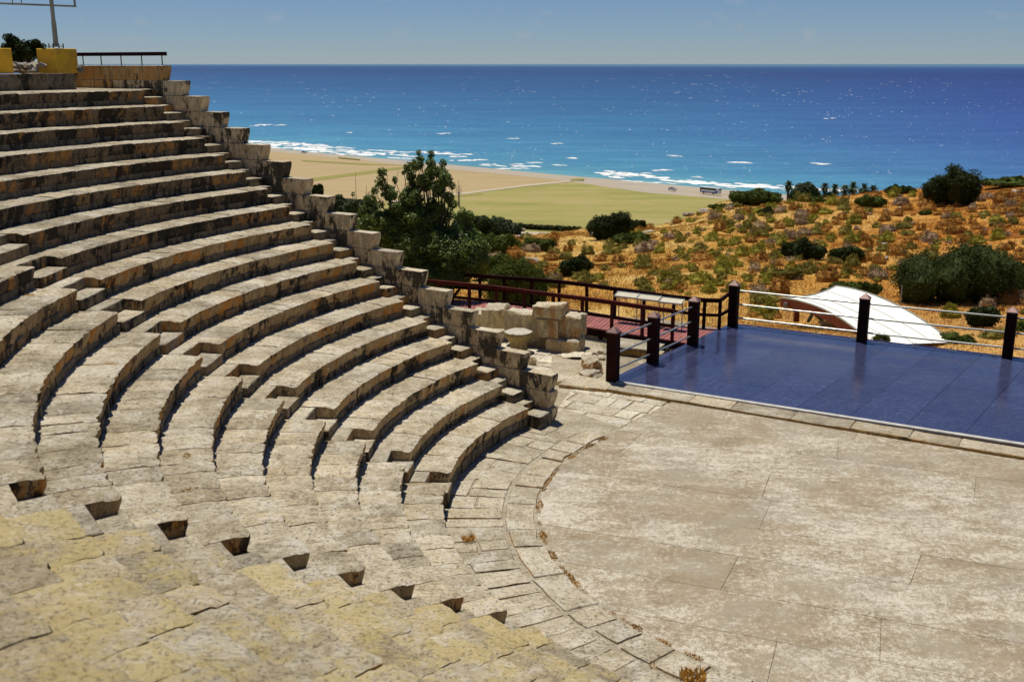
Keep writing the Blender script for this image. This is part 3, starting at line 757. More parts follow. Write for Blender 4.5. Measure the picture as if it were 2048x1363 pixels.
b = MB(); b.beam((fl.x, ypos.y, fl.z), (fr.x, ypos.y, fr.z), .06, .05); b.beam((fl.x, ypos.y, fl.z+.9), (fr.x, ypos.y, fr.z+.9), .06, .05)
b.tube([(fr.x-.03, ypos.y, fr.z-.05), (fr.x-.03, ypos.y, fr.z+.9)], .03, 6); b.tube([(fl.x, ypos.y, fl.z-.05), (fl.x, ypos.y, fl.z+.9)], .03, 6)
for px in (25, 43): q = gd(px, 5, 31.4); b.tube([(q.x, ypos.y, q.z-.06), (q.x, ypos.y, q.z+.9)], .014, 6)
b.obj('lamp_frame', M['pole'], mast)

# ---------------------------------------------------------------- rocks
def rock_mesh(name, sz, seed, mat, sub=3, jag=.28):
    import bmesh
    bm = bmesh.new(); bmesh.ops.create_icosphere(bm, subdivisions=sub, radius=1)
    rg = random.Random(seed)
    planes = [(Vector((rg.gauss(0, 1), rg.gauss(0, 1), rg.gauss(0, .8))).normalized(), rg.uniform(.55, .85)) for _ in range(9)]
    for v in bm.verts:
        p = v.co.copy()
        for n_, d_ in planes:
            q = p.dot(n_)
            if q > d_: p -= n_*(q-d_)
        p *= 1+nse(p, 2.2, seed)*jag+nse(p, 6, seed)*.07
        v.co = Vector((p.x*sz[0], p.y*sz[1], max(p.z, -.55)*sz[2]))
    me = bpy.data.meshes.new(name); bm.to_mesh(me); bm.free(); me.materials.append(mat)
    me.polygons.foreach_set('use_smooth', [True]*len(me.polygons)); me.set_sharp_from_angle(angle=rad(30))
    return me
def rock(name, pos, sz, seed, mat, label, cat, group=None, sub=3):
    o = link(name, rock_mesh(name, sz, seed, mat, sub), None, pos); o.rotation_euler.z = seed*1.3
    return tag(o, label, cat, group)
rg = random.Random(3)
for i in range(13):
    px = 24+i*6.3+rg.uniform(-2, 2); p = gd(px, 130, 31.2+rg.uniform(-.5, .9)); lay_ = i % 2
    rock('rubble_stone', (p.x, p.y, TZ+.07+.13*lay_), (rg.uniform(.13, .24), .16, rg.uniform(.08, .12)), i+40, M['rock'], 'pale rubble stone in the loose pile between the two yellow blocks', 'stone', 'rubble between the yellow blocks', 2)
for px in (15, 48, 80): 
    p = gd(px+10, 128, 31.9); q = rock('flat_stone', (p.x, p.y, TZ+.2), (.45, .45, .12), px, M['rock'], 'flat pale stone lying on the rubble between the two yellow blocks', 'stone', 'flat stones on the rubble', 2)
p = gd(161, 140, 31.3); rock('rubble_stone', (p.x, p.y, TZ+.1), (.1, .1, .16), 91, M['rock'], 'small pale stone wedged right of the pole block', 'stone')

# ---------------------------------------------------------------- stage
EX = Vector((math.cos(rad(-29.3)), math.sin(rad(-29.3)), 0)); SY = Vector((math.cos(rad(54.5)), math.sin(rad(54.5)), 0)); EN = Vector((-EX.y, EX.x, 0))
S0 = Vector((2.60, 26.42, 0)); SW = 7.38; SZ = .15
sp = lambda a, b, z=0: S0+EX*a+SY*b+Vector((0, 0, z))
stage = thing('stage_floor', sp(6, 3), 'glossy deep blue stage floor of large dark panels', 'stage floor')
sb = MB(); sb.add([sp(-.15, -.1, SZ-.03), sp(20, -.1, SZ-.03), sp(20, SW+.12, SZ-.03), sp(-.15, SW+.12, SZ-.03), sp(-.15, -.1, -1.4), sp(20, -.1, -1.4), sp(20, SW+.12, -1.4), sp(-.15, SW+.12, -1.4)],
                  [(0, 1, 2, 3), (0, 4, 5, 1), (1, 5, 6, 2), (2, 6, 7, 3), (3, 7, 4, 0)]); sb.obj('stage_body', M['dark'], stage)
pw = 1.235
rg = random.Random(8)
for i in range(16):
    cuts = [-.02] + ([2.44, 4.88] if i % 2 else [1.22, 3.66, 6.1]) + [SW+.10]
    for a, b in zip(cuts, cuts[1:]):
        x0, x1 = max(i*pw-.18, -.12)+.005, (i+1)*pw-.18-.005; g = .003
        zz = SZ+rg.uniform(-.001, .001)
        v = [sp(x0, a+g, zz), sp(x1, a+g, zz), sp(x1, b-g, zz), sp(x0, b-g, zz), sp(x0, a+g, zz-.02), sp(x1, a+g, zz-.02), sp(x1, b-g, zz-.02), sp(x0, b-g, zz-.02)]
        part('stage_panel', v, [(0, 1, 2, 3), (0, 4, 5, 1), (1, 5, 6, 2), (2, 6, 7, 3), (3, 7, 4, 0)], M['stage'], stage)
b = MB(); b.beam(sp(.12, -.10, SZ+.012), sp(20, -.10, SZ+.012), .14, .05); b.obj('white_edging', M['white_edge'], stage)
b = MB(); b.beam(sp(-.2, SW+.14, SZ+.012), sp(20, SW+.14, SZ+.012), .05, .3); b.obj('rear_edging', simple('blue_edging', (.03, .035, .2), .4), stage)
# D rings
for px in (1490, 1554, 1619, 1696, 1753, 1823, 1898, 1984):
    p = gz(px, 660+(px-1465)*.108, SZ); 
    a = (p-S0).dot(EX)-(p-S0).dot(SY)*0; 
    d = p-S0; det = EX.x*SY.y-EX.y*SY.x; a = (d.x*SY.y-d.y*SY.x)/det
    q = sp(a, SW+.03, SZ)
    b = MB(); b.tube([q+EX*(.04*math.cos(t))+Vector((0, 0, .05+.05*math.sin(t))) for t in [i*math.pi/6 for i in range(0, 7)]], .008, 5)
    b.tube([q-EX*.04+Vector((0, 0, 0)), q-EX*.04+Vector((0, 0, .05))], .008, 5); b.tube([q+EX*.04, q+EX*.04+Vector((0, 0, .05))], .008, 5)
    b.box((q.x, q.y, q.z+.006), (.18, .05, .012), rad(-29)); b.obj('lashing_ring', M['steel'], stage)
# kerb
kerb = thing('stone_kerb', sp(4, -.5), 'straight sandstone kerb between the orchestra floor and the stage', 'kerb')
x = -1.75; rg = random.Random(31); i = 0
kd = (Vector((10.94, 21.49, 0))-Vector((2.29, 26.58, 0))).normalized(); kn = Vector((-kd.y, kd.x, 0))
K0 = Vector((2.29, 26.50, 0))
while x < 18:
    L = rg.uniform(.95, 1.7); i += 1
    wfr = .60 if x > -.2 else .85
    z_ = .135+rg.uniform(-.006, .006)
    if x < -.3: z_ = .16
    back = .0 if x > .1 else -.02
    q = [K0+kd*(x+.006)-kn*wfr, K0+kd*(x+L-.006)-kn*(wfr if x > -.5 else .65), K0+kd*(x+L-.006)+kn*back, K0+kd*(x+.006)+kn*back]
    rough_block('kerb_stone', q, -.05, z_, M['kerb'] if x > -.5 else M['ruin'], kerb, 600+i, .005 if x > -.5 else .02, .02 if x > -.5 else .05, 7, 3, wob=0 if x > -.5 else .05)
    x += L
# posts
def stage_post(parent, p, yaw):
    b = MB(); b.box((p.x, p.y, SZ+.64), (.27, .27, 1.28), yaw, .008); o = b.obj('post', M['wood'], parent, True, 30)
    b = MB(); c = [Vector((p.x+x*math.cos(yaw)-y*math.sin(yaw), p.y+x*math.sin(yaw)+y*math.cos(yaw), 0)) for x, y in ((-.15, -.15), (.15, -.15), (.15, .15), (-.15, .15))]
    z0 = SZ+1.275; b.add([q+Vector((0, 0, z0)) for q in c]+[q+Vector((0, 0, z0+.03)) for q in c]+[Vector((p.x, p.y, z0+.17))], [(3, 2, 1, 0), (0, 1, 5, 4), (1, 2, 6, 5), (2, 3, 7, 6), (3, 0, 4, 7), (4, 5, 8), (5, 6, 8), (6, 7, 8), (7, 4, 8)])
    b.obj('post_cap', M['cap'], o)
    return o
pp = [gz(1225, 763, .12), gz(1305, 727, .12), gz(1385, 690, .12), gz(1465, 653, .12), gz(1723, 684, .12), gz(2014, 716, .12)]
pp.append(pp[5]+(pp[5]-pp[4])); pp.append(pp[6]+(pp[5]-pp[4]))
yaw = rad(-29.3)
def rails(parent, plist):
    for a, b_ in zip(plist, plist[1:]):
        for hh in (.27, .70, 1.13):
            u = (b_-a).normalized(); b = MB()
            b.tube([Vector((a.x, a.y, SZ+hh))+u*.10, Vector((b_.x, b_.y, SZ+hh))-u*.10], .026, 10); b.obj('rail', M['steel'], parent, True)
r1 = thing('stage_railing', pp[1], 'short side railing of dark square posts and three steel tubes left of the stage', 'railing')
for p in pp[:3]: stage_post(r1, p, yaw)
rails(r1, pp[:3])
r2 = thing('stage_railing', pp[4], 'long rear railing of dark square posts and three steel tubes behind the stage', 'railing')
for p in pp[3:]: stage_post(r2, p, yaw)
rails(r2, pp[3:])

# ---------------------------------------------------------------- boardwalk
DZ = .13
near = [gz(x, y, DZ) for x, y in ((800, 608), (880, 616), (939, 622), (993, 628), (1049, 636), (1106, 644), (1164, 652), (1223, 661), (1284, 671), (1344, 680), (1390, 689))]
outer = [gz(x, y, DZ) for x, y in ((800, 590), (905, 598), (960, 602), (1009, 606), (1063, 610), (1118, 615), (1173, 622), (1229, 631), (1287, 640), (1346, 649), (1407, 656), (1438, 657))]
def along(path, s):
    i = 0
    for a, b in zip(path, path[1:]):
        L = (b-a).length
        if s <= L: return a+(b-a)*(s/L)
        s -= L
    return path[-1]
plen = lambda path: sum((b-a).length for a, b in zip(path, path[1:]))
bw = thing('boardwalk', near[6], 'raised boardwalk of reddish planks between two dark wooden railings', 'boardwalk')
Ln, Lo = plen(near), plen(outer); N = int(Lo/.145)
for i in range(N):
    a0, a1 = i/N, (i+1)/N; g = .035
    q = [along(near, Ln*(a0+.004*1)), along(near, Ln*(a1-.0008)), along(outer, Lo*(a1-.0008)), along(outer, Lo*(a0+.0008))]
    q[0] = along(near, Ln*(a0+.0008))
    z_ = DZ+random.Random(i).uniform(-.002, .002)
    v = [Vector((p.x, p.y, z_)) for p in q]+[Vector((p.x, p.y, z_-.035)) for p in q]
    part('plank', v, [(0, 1, 2, 3), (0, 4, 5, 1), (1, 5, 6, 2), (2, 6, 7, 3), (3, 7, 4, 0)], M['plank'], bw)
# fill boards up to the stage edge
fillA, fillB = near[-1], outer[-1]
eA, eB = pp[2]+EX*(-.12), pp[3]+EX*(-.12)
for i in range(5):
    a0, a1 = i/5, (i+1)/5
    q = [fillA.lerp(eA, a0), fillA.lerp(eA, a1-.03), fillB.lerp(eB, a1-.03), fillB.lerp(eB, a0)]
    v = [Vector((p.x, p.y, DZ)) for p in q]+[Vector((p.x, p.y, DZ-.035)) for p in q]
    part('plank', v, [(0, 1, 2, 3), (0, 4, 5, 1), (1, 5, 6, 2), (2, 6, 7, 3), (3, 7, 4, 0)], M['plank'], bw)
for path in (near, outer):
    b = MB()
    for a, c in zip(path, path[1:]): b.beam(Vector((a.x, a.y, DZ-.04)), Vector((c.x, c.y, DZ-.04)), .06, .2)
    b.obj('edge_beam', M['wood'], bw)
b = MB()
for s in [i*.1 for i in range(11)]:
    for path, L in ((near, Ln), (outer, Lo)):
        q = along(path, L*s); b.box((q.x, q.y+.1, -.9), (.12, .12, 1.9))
b.obj('support_posts', M['wood'], bw)
def wood_rail(path, lab, mat, first=0, last=None):
    r = thing('wooden_railing', path[len(path)//2], lab, 'railing')
    last = len(path) if last is None else last
    for p in path[first:last]:
        b = MB(); b.box((p.x, p.y, DZ+.32), (.085, .085, 1.16), rad(-30)); b.obj('post', M['wood'] if mat is M['wood'] else M['wood_red'], r)
    for a, c in zip(path[first:last], path[first+1:last]):
        b = MB(); b.beam(Vector((a.x, a.y, DZ+.945)), Vector((c.x, c.y, DZ+.945)), .10, .12); b.obj('top_rail', mat, r)
        b = MB(); b.beam(Vector((a.x, a.y, DZ+.47)), Vector((c.x, c.y, DZ+.47)), .06, .09); b.obj('middle_rail', M['wood'], r)
    return r
wood_rail(near, 'near wooden railing of the boardwalk, reddish brown, beside the ruined blocks', M['wood_red'], 0, len(near)-1)
r = wood_rail(outer, 'outer dark wooden railing of the boardwalk, on the hillside side', M['wood'])
b = MB(); c0 = outer[-1]; c1 = pp[3]+EX*(-.13)
b.beam(Vector((c0.x, c0.y, DZ+.945)), Vector((c1.x, c1.y, DZ+1.1)), .08, .1); b.beam(Vector((c0.x, c0.y, DZ+.47)), Vector((c1.x, c1.y, DZ+.55)), .06, .09); b.obj('corner_rail', M['wood'], r)
# info boards
for i, (xa, xb, y0, lab) in enumerate(((1237, 1273, 642, 'left of the three slanted info boards on the boardwalk'), (1281, 1317, 648, 'middle of the three slanted info boards on the boardwalk'), (1326, 1363, 655, 'right of the three slanted info boards, closest to the stage posts'))):
    pa, pb = gz(xa, y0, DZ), gz(xb, y0+4.5, DZ)
    ib = thing('info_board', (pa+pb)/2, lab, 'sign', 'slanted info boards on the boardwalk')
    u = (pb-pa).normalized(); nn = Vector((-u.y, u.x, 0))
    if nn.y < 0: nn = -nn
    for p in (pa, pb):
        b = MB(); b.tube([p, p+Vector((0, 0, .86))], .018, 8); b.obj('leg', M['steel'], ib, True)
    a, c = pa-u*.10, pb+u*.01
    lo_, hi_ = -nn*.15+Vector((0, 0, .84)), nn*.15+Vector((0, 0, .93))
    # the back edge is the raised one; the board leans towards the reader on the near side
    v = [a+lo_, c+lo_, c+hi_, a+hi_]; dn = Vector((0, 0, -.035))
    b = MB(); b.add(v+[q+dn for q in v], [(0, 1, 2, 3), (7, 6, 5, 4), (0, 4, 5, 1), (1, 5, 6, 2), (2, 6, 7, 3), (3, 7, 4, 0)]); b.obj('board_panel', M['panel_back'], ib)
    b = MB()
    for s, e in ((v[0], v[1]), (v[1], v[2]), (v[2], v[3]), (v[3], v[0])): b.tube([s, e], .018, 6)
    b.obj('board_frame', M['steel'], ib)

# ---------------------------------------------------------------- ruined wall and loose stones
def ruin(xa, xb, yb, zb, hgt, dep, seed, lab, yaw=-20, mat=None, amp=.028):
    p = gz((xa+xb)/2, yb, zb); wdt = (xb-xa)/F*math.hypot(p.y, H-zb)*1.04
    u = Vector((math.cos(rad(yaw)), math.sin(rad(yaw)), 0)); nn = Vector((-u.y, u.x, 0))
    q = [p-u*wdt/2, p+u*wdt/2, p+u*wdt/2+nn*dep, p-u*wdt/2+nn*dep]
    o = rough_block('stone_block', q, zb-.01, zb+hgt, mat or M['ruin'], None, seed, amp, .05, 7, 6, wob=.09, base=p+nn*dep/2)
    tag(o, lab, 'stone block', 'squared blocks of the ruined wall')
ruin(1053, 1093, 694, .0, .42, .7, 1, 'small base block of the ruined wall, left and half hidden by the capital')
ruin(1092, 1156, 707, .0, .42, .75, 2, 'broad orange base block at the right foot of the ruined wall')
ruin(966, 1008, 656, .42, .60, .8, 3, 'upright grey streaked block at the left end of the ruined wall', -10)
ruin(1008, 1074, 667, .42, .62, .7, 4, 'wide cracked cream block in the middle of the ruined wall')
ruin(1074, 1115, 674, .42, .56, .7, 5, 'rounded squarish cream block under the top stone of the ruined wall')
ruin(1116, 1158, 675, .42, .62, .7, 6, 'yellow lichened block at the right end of the ruined wall')
ruin(1063, 1122, 636, 1.0, .36, .75, 7, 'single grey top stone crowning the ruined wall')
ruin(940, 966, 662, .0, .6, .6, 8, 'small yellow stone left of the ruined wall, behind the wing wall')
# fragment with a flaring top (column capital)
cp = gz(1037, 703, .03); v = []; f = []
prof = [(.22, 0), (.235, .12), (.22, .24), (.27, .36), (.37, .46), (.40, .52), (.39, .60), (.34, .625), (.0, .63)]; ns = 22
for r_, z_ in prof:
    for k in range(ns):
        t = 2*math.pi*k/ns; q = Vector((math.cos(t), math.sin(t), 0)); rr = r_*(1+.10*nse(q+Vector((0, 0, z_)), 1.8, 4)+.05*math.cos(4*t))
        v.append(cp+q*rr+Vector((0, 0, z_*1.0+nse(q*r_, 5, 2)*.02)))
for i in range(len(prof)-1):
    for k in range(ns): f.append((i*ns+k, i*ns+(k+1) % ns, (i+1)*ns+(k+1) % ns, (i+1)*ns+k))
M['white_stone'] = stone('white_limestone', [(.55, .50, .40), (.68, .64, .55), (.76, .73, .66)], dark=.05, sidecol=(.52, .38, .16), white=.7)
tag(part('column_capital', v, f, M['white_stone'], None, True, 50, cp), 'flared column capital with a bright white top, in front of the ruined wall', 'column fragment')
p = gz(1183, 737, .12); rock('boulder', (p.x, p.y, .24), (.36, .30, .30), 5, M['ruin'], 'angular tan boulder left of the first stage post', 'boulder', None, 4)
p = gz(1180, 752, .03); rock('boulder', (p.x, p.y, .08), (.34, .3, .15), 8, M['ruin'], 'flat stone under the angular boulder beside the stage post', 'stone', None, 4)
p = gz(1150, 724, .03); rock('boulder', (p.x+.1, p.y+.6, .05), (.6, .35, .10), 12, M['flag'], 'broad flat slab lying between the ruined wall and the boulder', 'stone', None, 4)
p = gz(1065, 728, .03); rock('small_stone', (p.x, p.y, .1), (.12, .12, .14), 33, M['ruin'], 'small stone standing at the foot of the wing wall', 'stone', None, 3)
rg = random.Random(17)
for i in range(14):
    px, py = rg.uniform(1165, 1212), rg.uniform(705, 722); p = gz(px, py, .0)
    rock('rubble_stone', (p.x, p.y, .06), (rg.uniform(.08, .16), .12, rg.uniform(.06, .1)), 200+i, M['ruin'], 'small tan stone in the heap under the edge of the boardwalk', 'stone', 'rubble under the boardwalk edge', 2)
# masonry pier between the first two stage posts
mp_ = thing('masonry_pier', gz(1268, 728, -.3), 'masonry pier with a pale flat top under the boardwalk, behind the side rails', 'wall')
pc = gz(1262, 698, .0); u = Vector((math.cos(rad(-25)), math.sin(rad(-25)), 0)); nn = Vector((-u.y, u.x, 0)); i = 0
for row_, (z0, z1) in enumerate(((-.62, -.42), (-.42, -.2), (-.2, -.02))):
    x = -.65-.1*(row_ % 2)
    while x < .7:
        L = rg.uniform(.25, .42); i += 1
        rough_block('stone', [pc+u*x-nn*.02, pc+u*(x+L-.01)-nn*.02, pc+u*(x+L-.01)+nn*.35, pc+u*x+nn*.35], z0, z1-.01, M['kerb'], mp_, 300+i, .01, .02, 3, 2, wob=.03); x += L
rough_block('cap_slab', [pc-u*.75-nn*.05, pc+u*.75-nn*.05, pc+u*.75+nn*1.0, pc-u*.75+nn*1.0], -.02, .05, M['step'], mp_, 340, .008, .02, 6, 4)
#@@LAND
# ---------------------------------------------------------------- hillside
CREST = [(-400, 40, 700), (300, 42, 690), (600, 48, 650), (800, 60, 580), (960, 105, 487), (1060, 122, 468), (1200, 130, 461), (1350, 135, 441), (1450, 150, 409), (1570, 165, 399), (1740, 175, 389), (1850, 180, 380), (1960, 185, 373), (2048, 200, 354), (2150, 215, 338), (2600, 230, 300)]
def crest(u):
    x = 1024+u*F
    for (xa, da, ya), (xb, db, yb) in zip(CREST, CREST[1:]):
        if x <= xb or xb == CREST[-1][0]:
            t = max(0, min(1, (x-xa)/(xb-xa))); t = t*t*(3-2*t)*.5+t*.5
            return da+(db-da)*t, ya+(yb-ya)*t
def zimg(y, D):
    r = ray(1024, y); return H+r.z/r.y*D
def zt(u, D):
    Dc, yc = crest(u); zc = zimg(yc, Dc)
    if D < 30: z = -.35
    elif D < 46: z = -.35+(-3.2+.35)*((D-30)/16)**1.2
    else:
        z46 = -3.2; t = (D-46)/max(1, Dc-46); z = z46+(zc-z46)*min(t, 1) if Dc > 46 else z46
    if D < 42: z -= 1.1*max(0, min(1, (u-.33)/.07))*max(0, min(1, (42-D)/5))
    x = u*D
    am = max(0, min(1, (D-40)/20))
    z += am*(nse((x, D, 0), .07, 1)*.9*min(1, D/120)+nse((x, D, 0), .22, 2)*.28)
    if D > Dc: z = min(z, zc)-(D-Dc)*.8
    return max(z, -59)
us = [-.62+i*(1.34/190) for i in range(191)]
Ds = [22, 24, 26, 28, 30, 32]+[34*(300/34)**(i/150) for i in range(151)]
v = []; 
for u in us:
    for D in Ds: v.append((u*D, D, zt(u, D)))
nd = len(Ds)
f = [(i*nd+j, (i+1)*nd+j, (i+1)*nd+j+1, i*nd+j+1) for i in range(len(us)-1) for j in range(nd-1)]
o = link('hillside', mesh('hillside', v, f, M['hill'], True, None)); o['kind'] = 'structure'
def on_hill(px, py):         # where the sight line at (px, py) meets the hill
    d = ray(px, py); prev = None; D = 34.0
    while D < 260:
        z = H+d.z/d.y*D; u = d.x/d.y
        if z < zt(u, D): 
            break
        D += .5
    return Vector((d.x/d.y*D, D, zt(d.x/d.y, D))), D
sheet('rubble_ground', [(1.6, 27.0), (2.7, 26.9), (7.2, 33.0), (5.5, 34.5), (-2, 37), (-6, 34)], -.22, M['fill'])
# theatre ground
sheet('site_ground', [(-30, -12), (30, -12), (30, 24), (-12, 24)], -.12, M['earth'])

# ---------------------------------------------------------------- plain, beach, sea
PZ = -57.0
def gpoly(name, pts, z, mat):
    return sheet(name, [gz(x, y, z) for x, y in pts], z, mat)
v0 = [Vector((-900, 120, PZ)), Vector((900, 120, PZ))]
far = [gz(x, y, PZ) for x, y in ((1760, 408), (1600, 402), (1451, 388), (1300, 378), (1186, 364), (1100, 356), (940, 340), (817, 327), (695, 316), (603, 307), (541, 301), (300, 275))]
sheet('coastal_plain', [Vector((-900, 120, 0)), Vector((900, 120, 0)), Vector((900, 440, 0))]+far+[Vector((-900, 1000, 0))], PZ, M['field_tan'])
gpoly('tan_field', [(500, 420), (500, 300), (541, 303), (603, 309), (695, 318), (817, 331), (940, 345), (1140, 362), (1049, 371), (940, 385), (881, 391), (700, 400)], PZ+.15, M['field_tan2'])
gpoly('green_field', [(560, 420), (800, 402), (881, 392.5), (940, 386.5), (1049, 372.5), (1159, 361.5), (1200, 372), (1300, 386), (1368, 391), (1451, 398), (1600, 412), (1600, 480), (1000, 480), (600, 470)], PZ+.2, M['field_green'])
gpoly('dirt_track', [(780, 402), (881, 390), (940, 383.5), (1049, 369.5), (1159, 358.5), (1166, 361), (1049, 372.6), (940, 386.6), (881, 393), (780, 406)], PZ+.35, M['track'])
gpoly('green_verge', [(600, 359), (830, 330), (838, 332.5), (720, 350), (622, 362)], PZ+.25, M['strip_green'])
gpoly('dark_verge', [(603, 320), (720, 326.5), (830, 331), (720, 329.5), (605, 322.5)], PZ+.26, M['strip_green'])
gpoly('field_margin', [(881, 395), (960, 386), (967, 388), (905, 396)], PZ+.3, M['strip_green'])
gpoly('farm_yard', [(1040, 462), (1110, 466), (1110, 474), (1020, 474)], PZ+.3, M['track'])
beach = [(-400, 215, 221), (300, 270, 276), (541, 296, 301.5), (610, 302.5, 308), (744, 315, 321), (817, 322, 329), (903, 329.5, 337), (1000, 338.5, 346), (1104, 348.5, 356), (1186, 355.5, 368.5), (1268, 362, 379), (1300, 366.5, 383.5), (1368, 371.5, 389.5), (1446, 379, 396), (1600, 391, 408), (1800, 406, 425), (2300, 445, 470)]
v = []; 
for x, y0, y1 in beach:
    a = gz(x, y0, -58.0); b = gz(x, y1, PZ+.4); up_ = (a-b).normalized()
    v += [b-up_*4+Vector((0, 0, -.9)), b, a.lerp(b, .35)+Vector((0, 0, .1)), a, a+Vector((up_.x, up_.y, 0))*25+Vector((0, 0, -1.5))]
f = [(i*5+j, (i+1)*5+j, (i+1)*5+j+1, i*5+j+1) for i in range(len(beach)-1) for j in range(4)]
o = link('beach', mesh('beach', v, f, M['beach'], True, None)); o['kind'] = 'structure'
gpoly('beach_scrub', [(1145, 357), (1170, 356.5), (1166, 360), (1140, 361)], PZ+.6, M['strip_green'])
gpoly('beach_scrub', [(675, 313.5), (720, 318), (720, 319.5), (680, 316)], PZ+.6, M['strip_green'])
v = []; xs = [-1, -.35, -.1, 0, .1, .35, 1]
ys = [300, 1200, 4000, 20000, 300000]
for y in ys:
    for x in xs: v.append((x*(y+1500)*1.6, y, -58.0))
f = [(j*7+i, j*7+i+1, (j+1)*7+i+1, (j+1)*7+i) for j in range(4) for i in range(6)]
o = link('sea', mesh('sea', v, f, M['sea'])); o['kind'] = 'structure'

# surf: ragged patches of foam along the shore and whitecaps further out
rg = random.Random(99); fm = MB()
def blob(c, L, Wd, n=9):
    pts = []
    for k in range(n):
        t = 2*math.pi*k/n; r_ = rg.uniform(.6, 1.15)
        pts.append(c+SHD*(L*math.cos(t)*r_)+SHN*(Wd*math.sin(t)*r_))
    z = -57.93+rg.uniform(0, .05)
    fm.add([Vector((p.x, p.y, z)) for p in pts]+[Vector((c.x, c.y, z+.25))], [(i, (i+1) % n, n) for i in range(n)])
def surf(x0, y0, x1, y1, th_px, dens=1.0):
    a, b = gz(x0, y0, -58), gz(x1, y1, -58); L = (b-a).length; D = (a+b).length/2
    wd = th_px/F*D/ (65/D) ; n = int(dens*L/1.9)+2
    for i in range(n):
        t = rg.random(); c = a.lerp(b, t); e = 1-abs(2*t-1)**3
        c = c+SHN*rg.gauss(0, .28)*wd*e
        blob(c, rg.uniform(1.8, 7), max(.5, wd*.15*rg.uniform(.4, 1)))
for s in ((498, 282, 560, 287, 5), (560, 285, 650, 293, 3.5), (540, 288, 640, 300, 7), (600, 297, 740, 311, 7), (640, 293, 700, 297, 2.5), (690, 300, 740, 306, 3), (740, 300, 790, 302, 2), (750, 306, 830, 313, 4), (780, 316, 840, 318, 3),
          (780, 303, 800, 302, 2), (840, 303, 905, 309, 4), (775, 305, 850, 304, 2), (900, 321, 968, 320, 4), (905, 309, 940, 309, 3), (905, 313, 935, 314, 2), (968, 329, 1010, 330, 3), (1000, 332, 1080, 333, 3), (1025, 329, 1045, 329, 2), (985, 338, 1060, 337, 2), (1060, 326, 1080, 325, 2),
          (1110, 330, 1130, 331, 2), (1200, 346, 1330, 357, 9), (1215, 342, 1300, 352, 6), (1330, 360, 1420, 366, 8), (1400, 365, 1500, 373, 8), (1335, 362, 1560, 377, 6), (1440, 372, 1565, 376, 5), (1312, 341, 1340, 341, 3), (1460, 325, 1500, 326, 3), (1388, 354, 1402, 355, 2), (1500, 370, 1640, 380, 7), (1620, 376, 1760, 386, 6), (1250, 362, 1350, 368, 2),
          (520, 249, 560, 251, 2.5), (500, 252, 512, 252, 1.2), (1140, 316, 1150, 317, 1.5), (1625, 327, 1655, 329, 2), (1650, 237, 1665, 237, 2), (700, 265, 708, 265, 1.4), (880, 268, 888, 267, 1.6), (1025, 277, 1035, 277, 2), (1105, 288, 1118, 287, 2), (1340, 311, 1362, 313, 1.5)):
    surf(*s)
cl_ = [(rg.uniform(350, 2048), 150+rg.random()**.8*225) for _ in range(46)]
for i in range(720):
    if rg.random() < .5:
        c_ = rg.choice(cl_); x = c_[0]+rg.gauss(0, 45); y = c_[1]+rg.gauss(0, 7)
    else: y = 145+rg.random()*230; x = rg.uniform(350, 2048)
    if y < 140: continue
    p = gz(x, y, -58)
    if (p-SH0).dot(SHN) < 30: continue
    D = p.length; k = D/F; s_ = .42*k*rg.lognormvariate(0, .65)*(.6 if y < 200 else 1)
    for j in range(rg.choice((1, 1, 2, 3))):
        blob(p+SHD*rg.gauss(0, 1)*s_*1.6+SHN*rg.gauss(0, .6)*s_, s_*rg.uniform(.5, 1.2), rg.uniform(.08, .26)*k*D/65*.8, 6)
o = link('sea_foam', mesh('sea_foam', fm.v, fm.f, M['foam'], True, None)); o['kind'] = 'stuff'

# ---------------------------------------------------------------- vegetation
def leaf_cloud(blobs, n, size, seed, flat=0.0, shell=.6):
    """many small leaf faces spread through a set of ellipsoids (centre, radii)"""
    rg = random.Random(seed); v = []; f = []
    vol = [b[1][0]*b[1][1]*b[1][2] for b in blobs]; tot = sum(x**.7 for x in vol)
    for (c, r_), vo in zip(blobs, vol):
        m_ = int(n*vo**.7/tot)
        for _ in range(m_):
            d = Vector((rg.gauss(0, 1), rg.gauss(0, 1), rg.gauss(0, 1))).normalized()
            rr = shell+(1-shell)*rg.random() if rg.random() < .85 else rg.random()
            p = Vector((c[0]+d.x*r_[0]*rr, c[1]+d.y*r_[1]*rr, c[2]+d.z*r_[2]*rr))
            nn = (d*.7+Vector((rg.gauss(0, .6), rg.gauss(0, .6), rg.gauss(0, .6)+.4))).normalized()
            a = nn.orthogonal().normalized(); b = nn.cross(a); t = rg.uniform(0, 6.28); a, b = a*math.cos(t)+b*math.sin(t), b*math.cos(t)-a*math.sin(t)
            s = size*rg.uniform(.6, 1.3); q = len(v)
            v += [p-a*s, p+b*s*.45+nn*s*.12, p+a*s, p-b*s*.45+nn*s*.12]; f.append((q, q+1, q+2, q+3))
    return v, f
def clumps(main, n, rmin, rmax, seed, zlow=-.5):
    """sub-clumps over the surface of the main ellipsoids"""
    rg = random.Random(seed); out = []
    for i in range(n):
        c, r_ = main[rg.randrange(len(main))]
        while True:
            d = Vector((rg.gauss(0, 1), rg.gauss(0, 1), rg.gauss(0, 1))).normalized()
            if d.z > zlow: break
        rr = rg.uniform(.45, 1.0); s = rg.uniform(rmin, rmax)
        out.append(((c[0]+d.x*r_[0]*rr, c[1]+d.y*r_[1]*rr, c[2]+d.z*r_[2]*rr), (s, s, s*.8)))
    return out
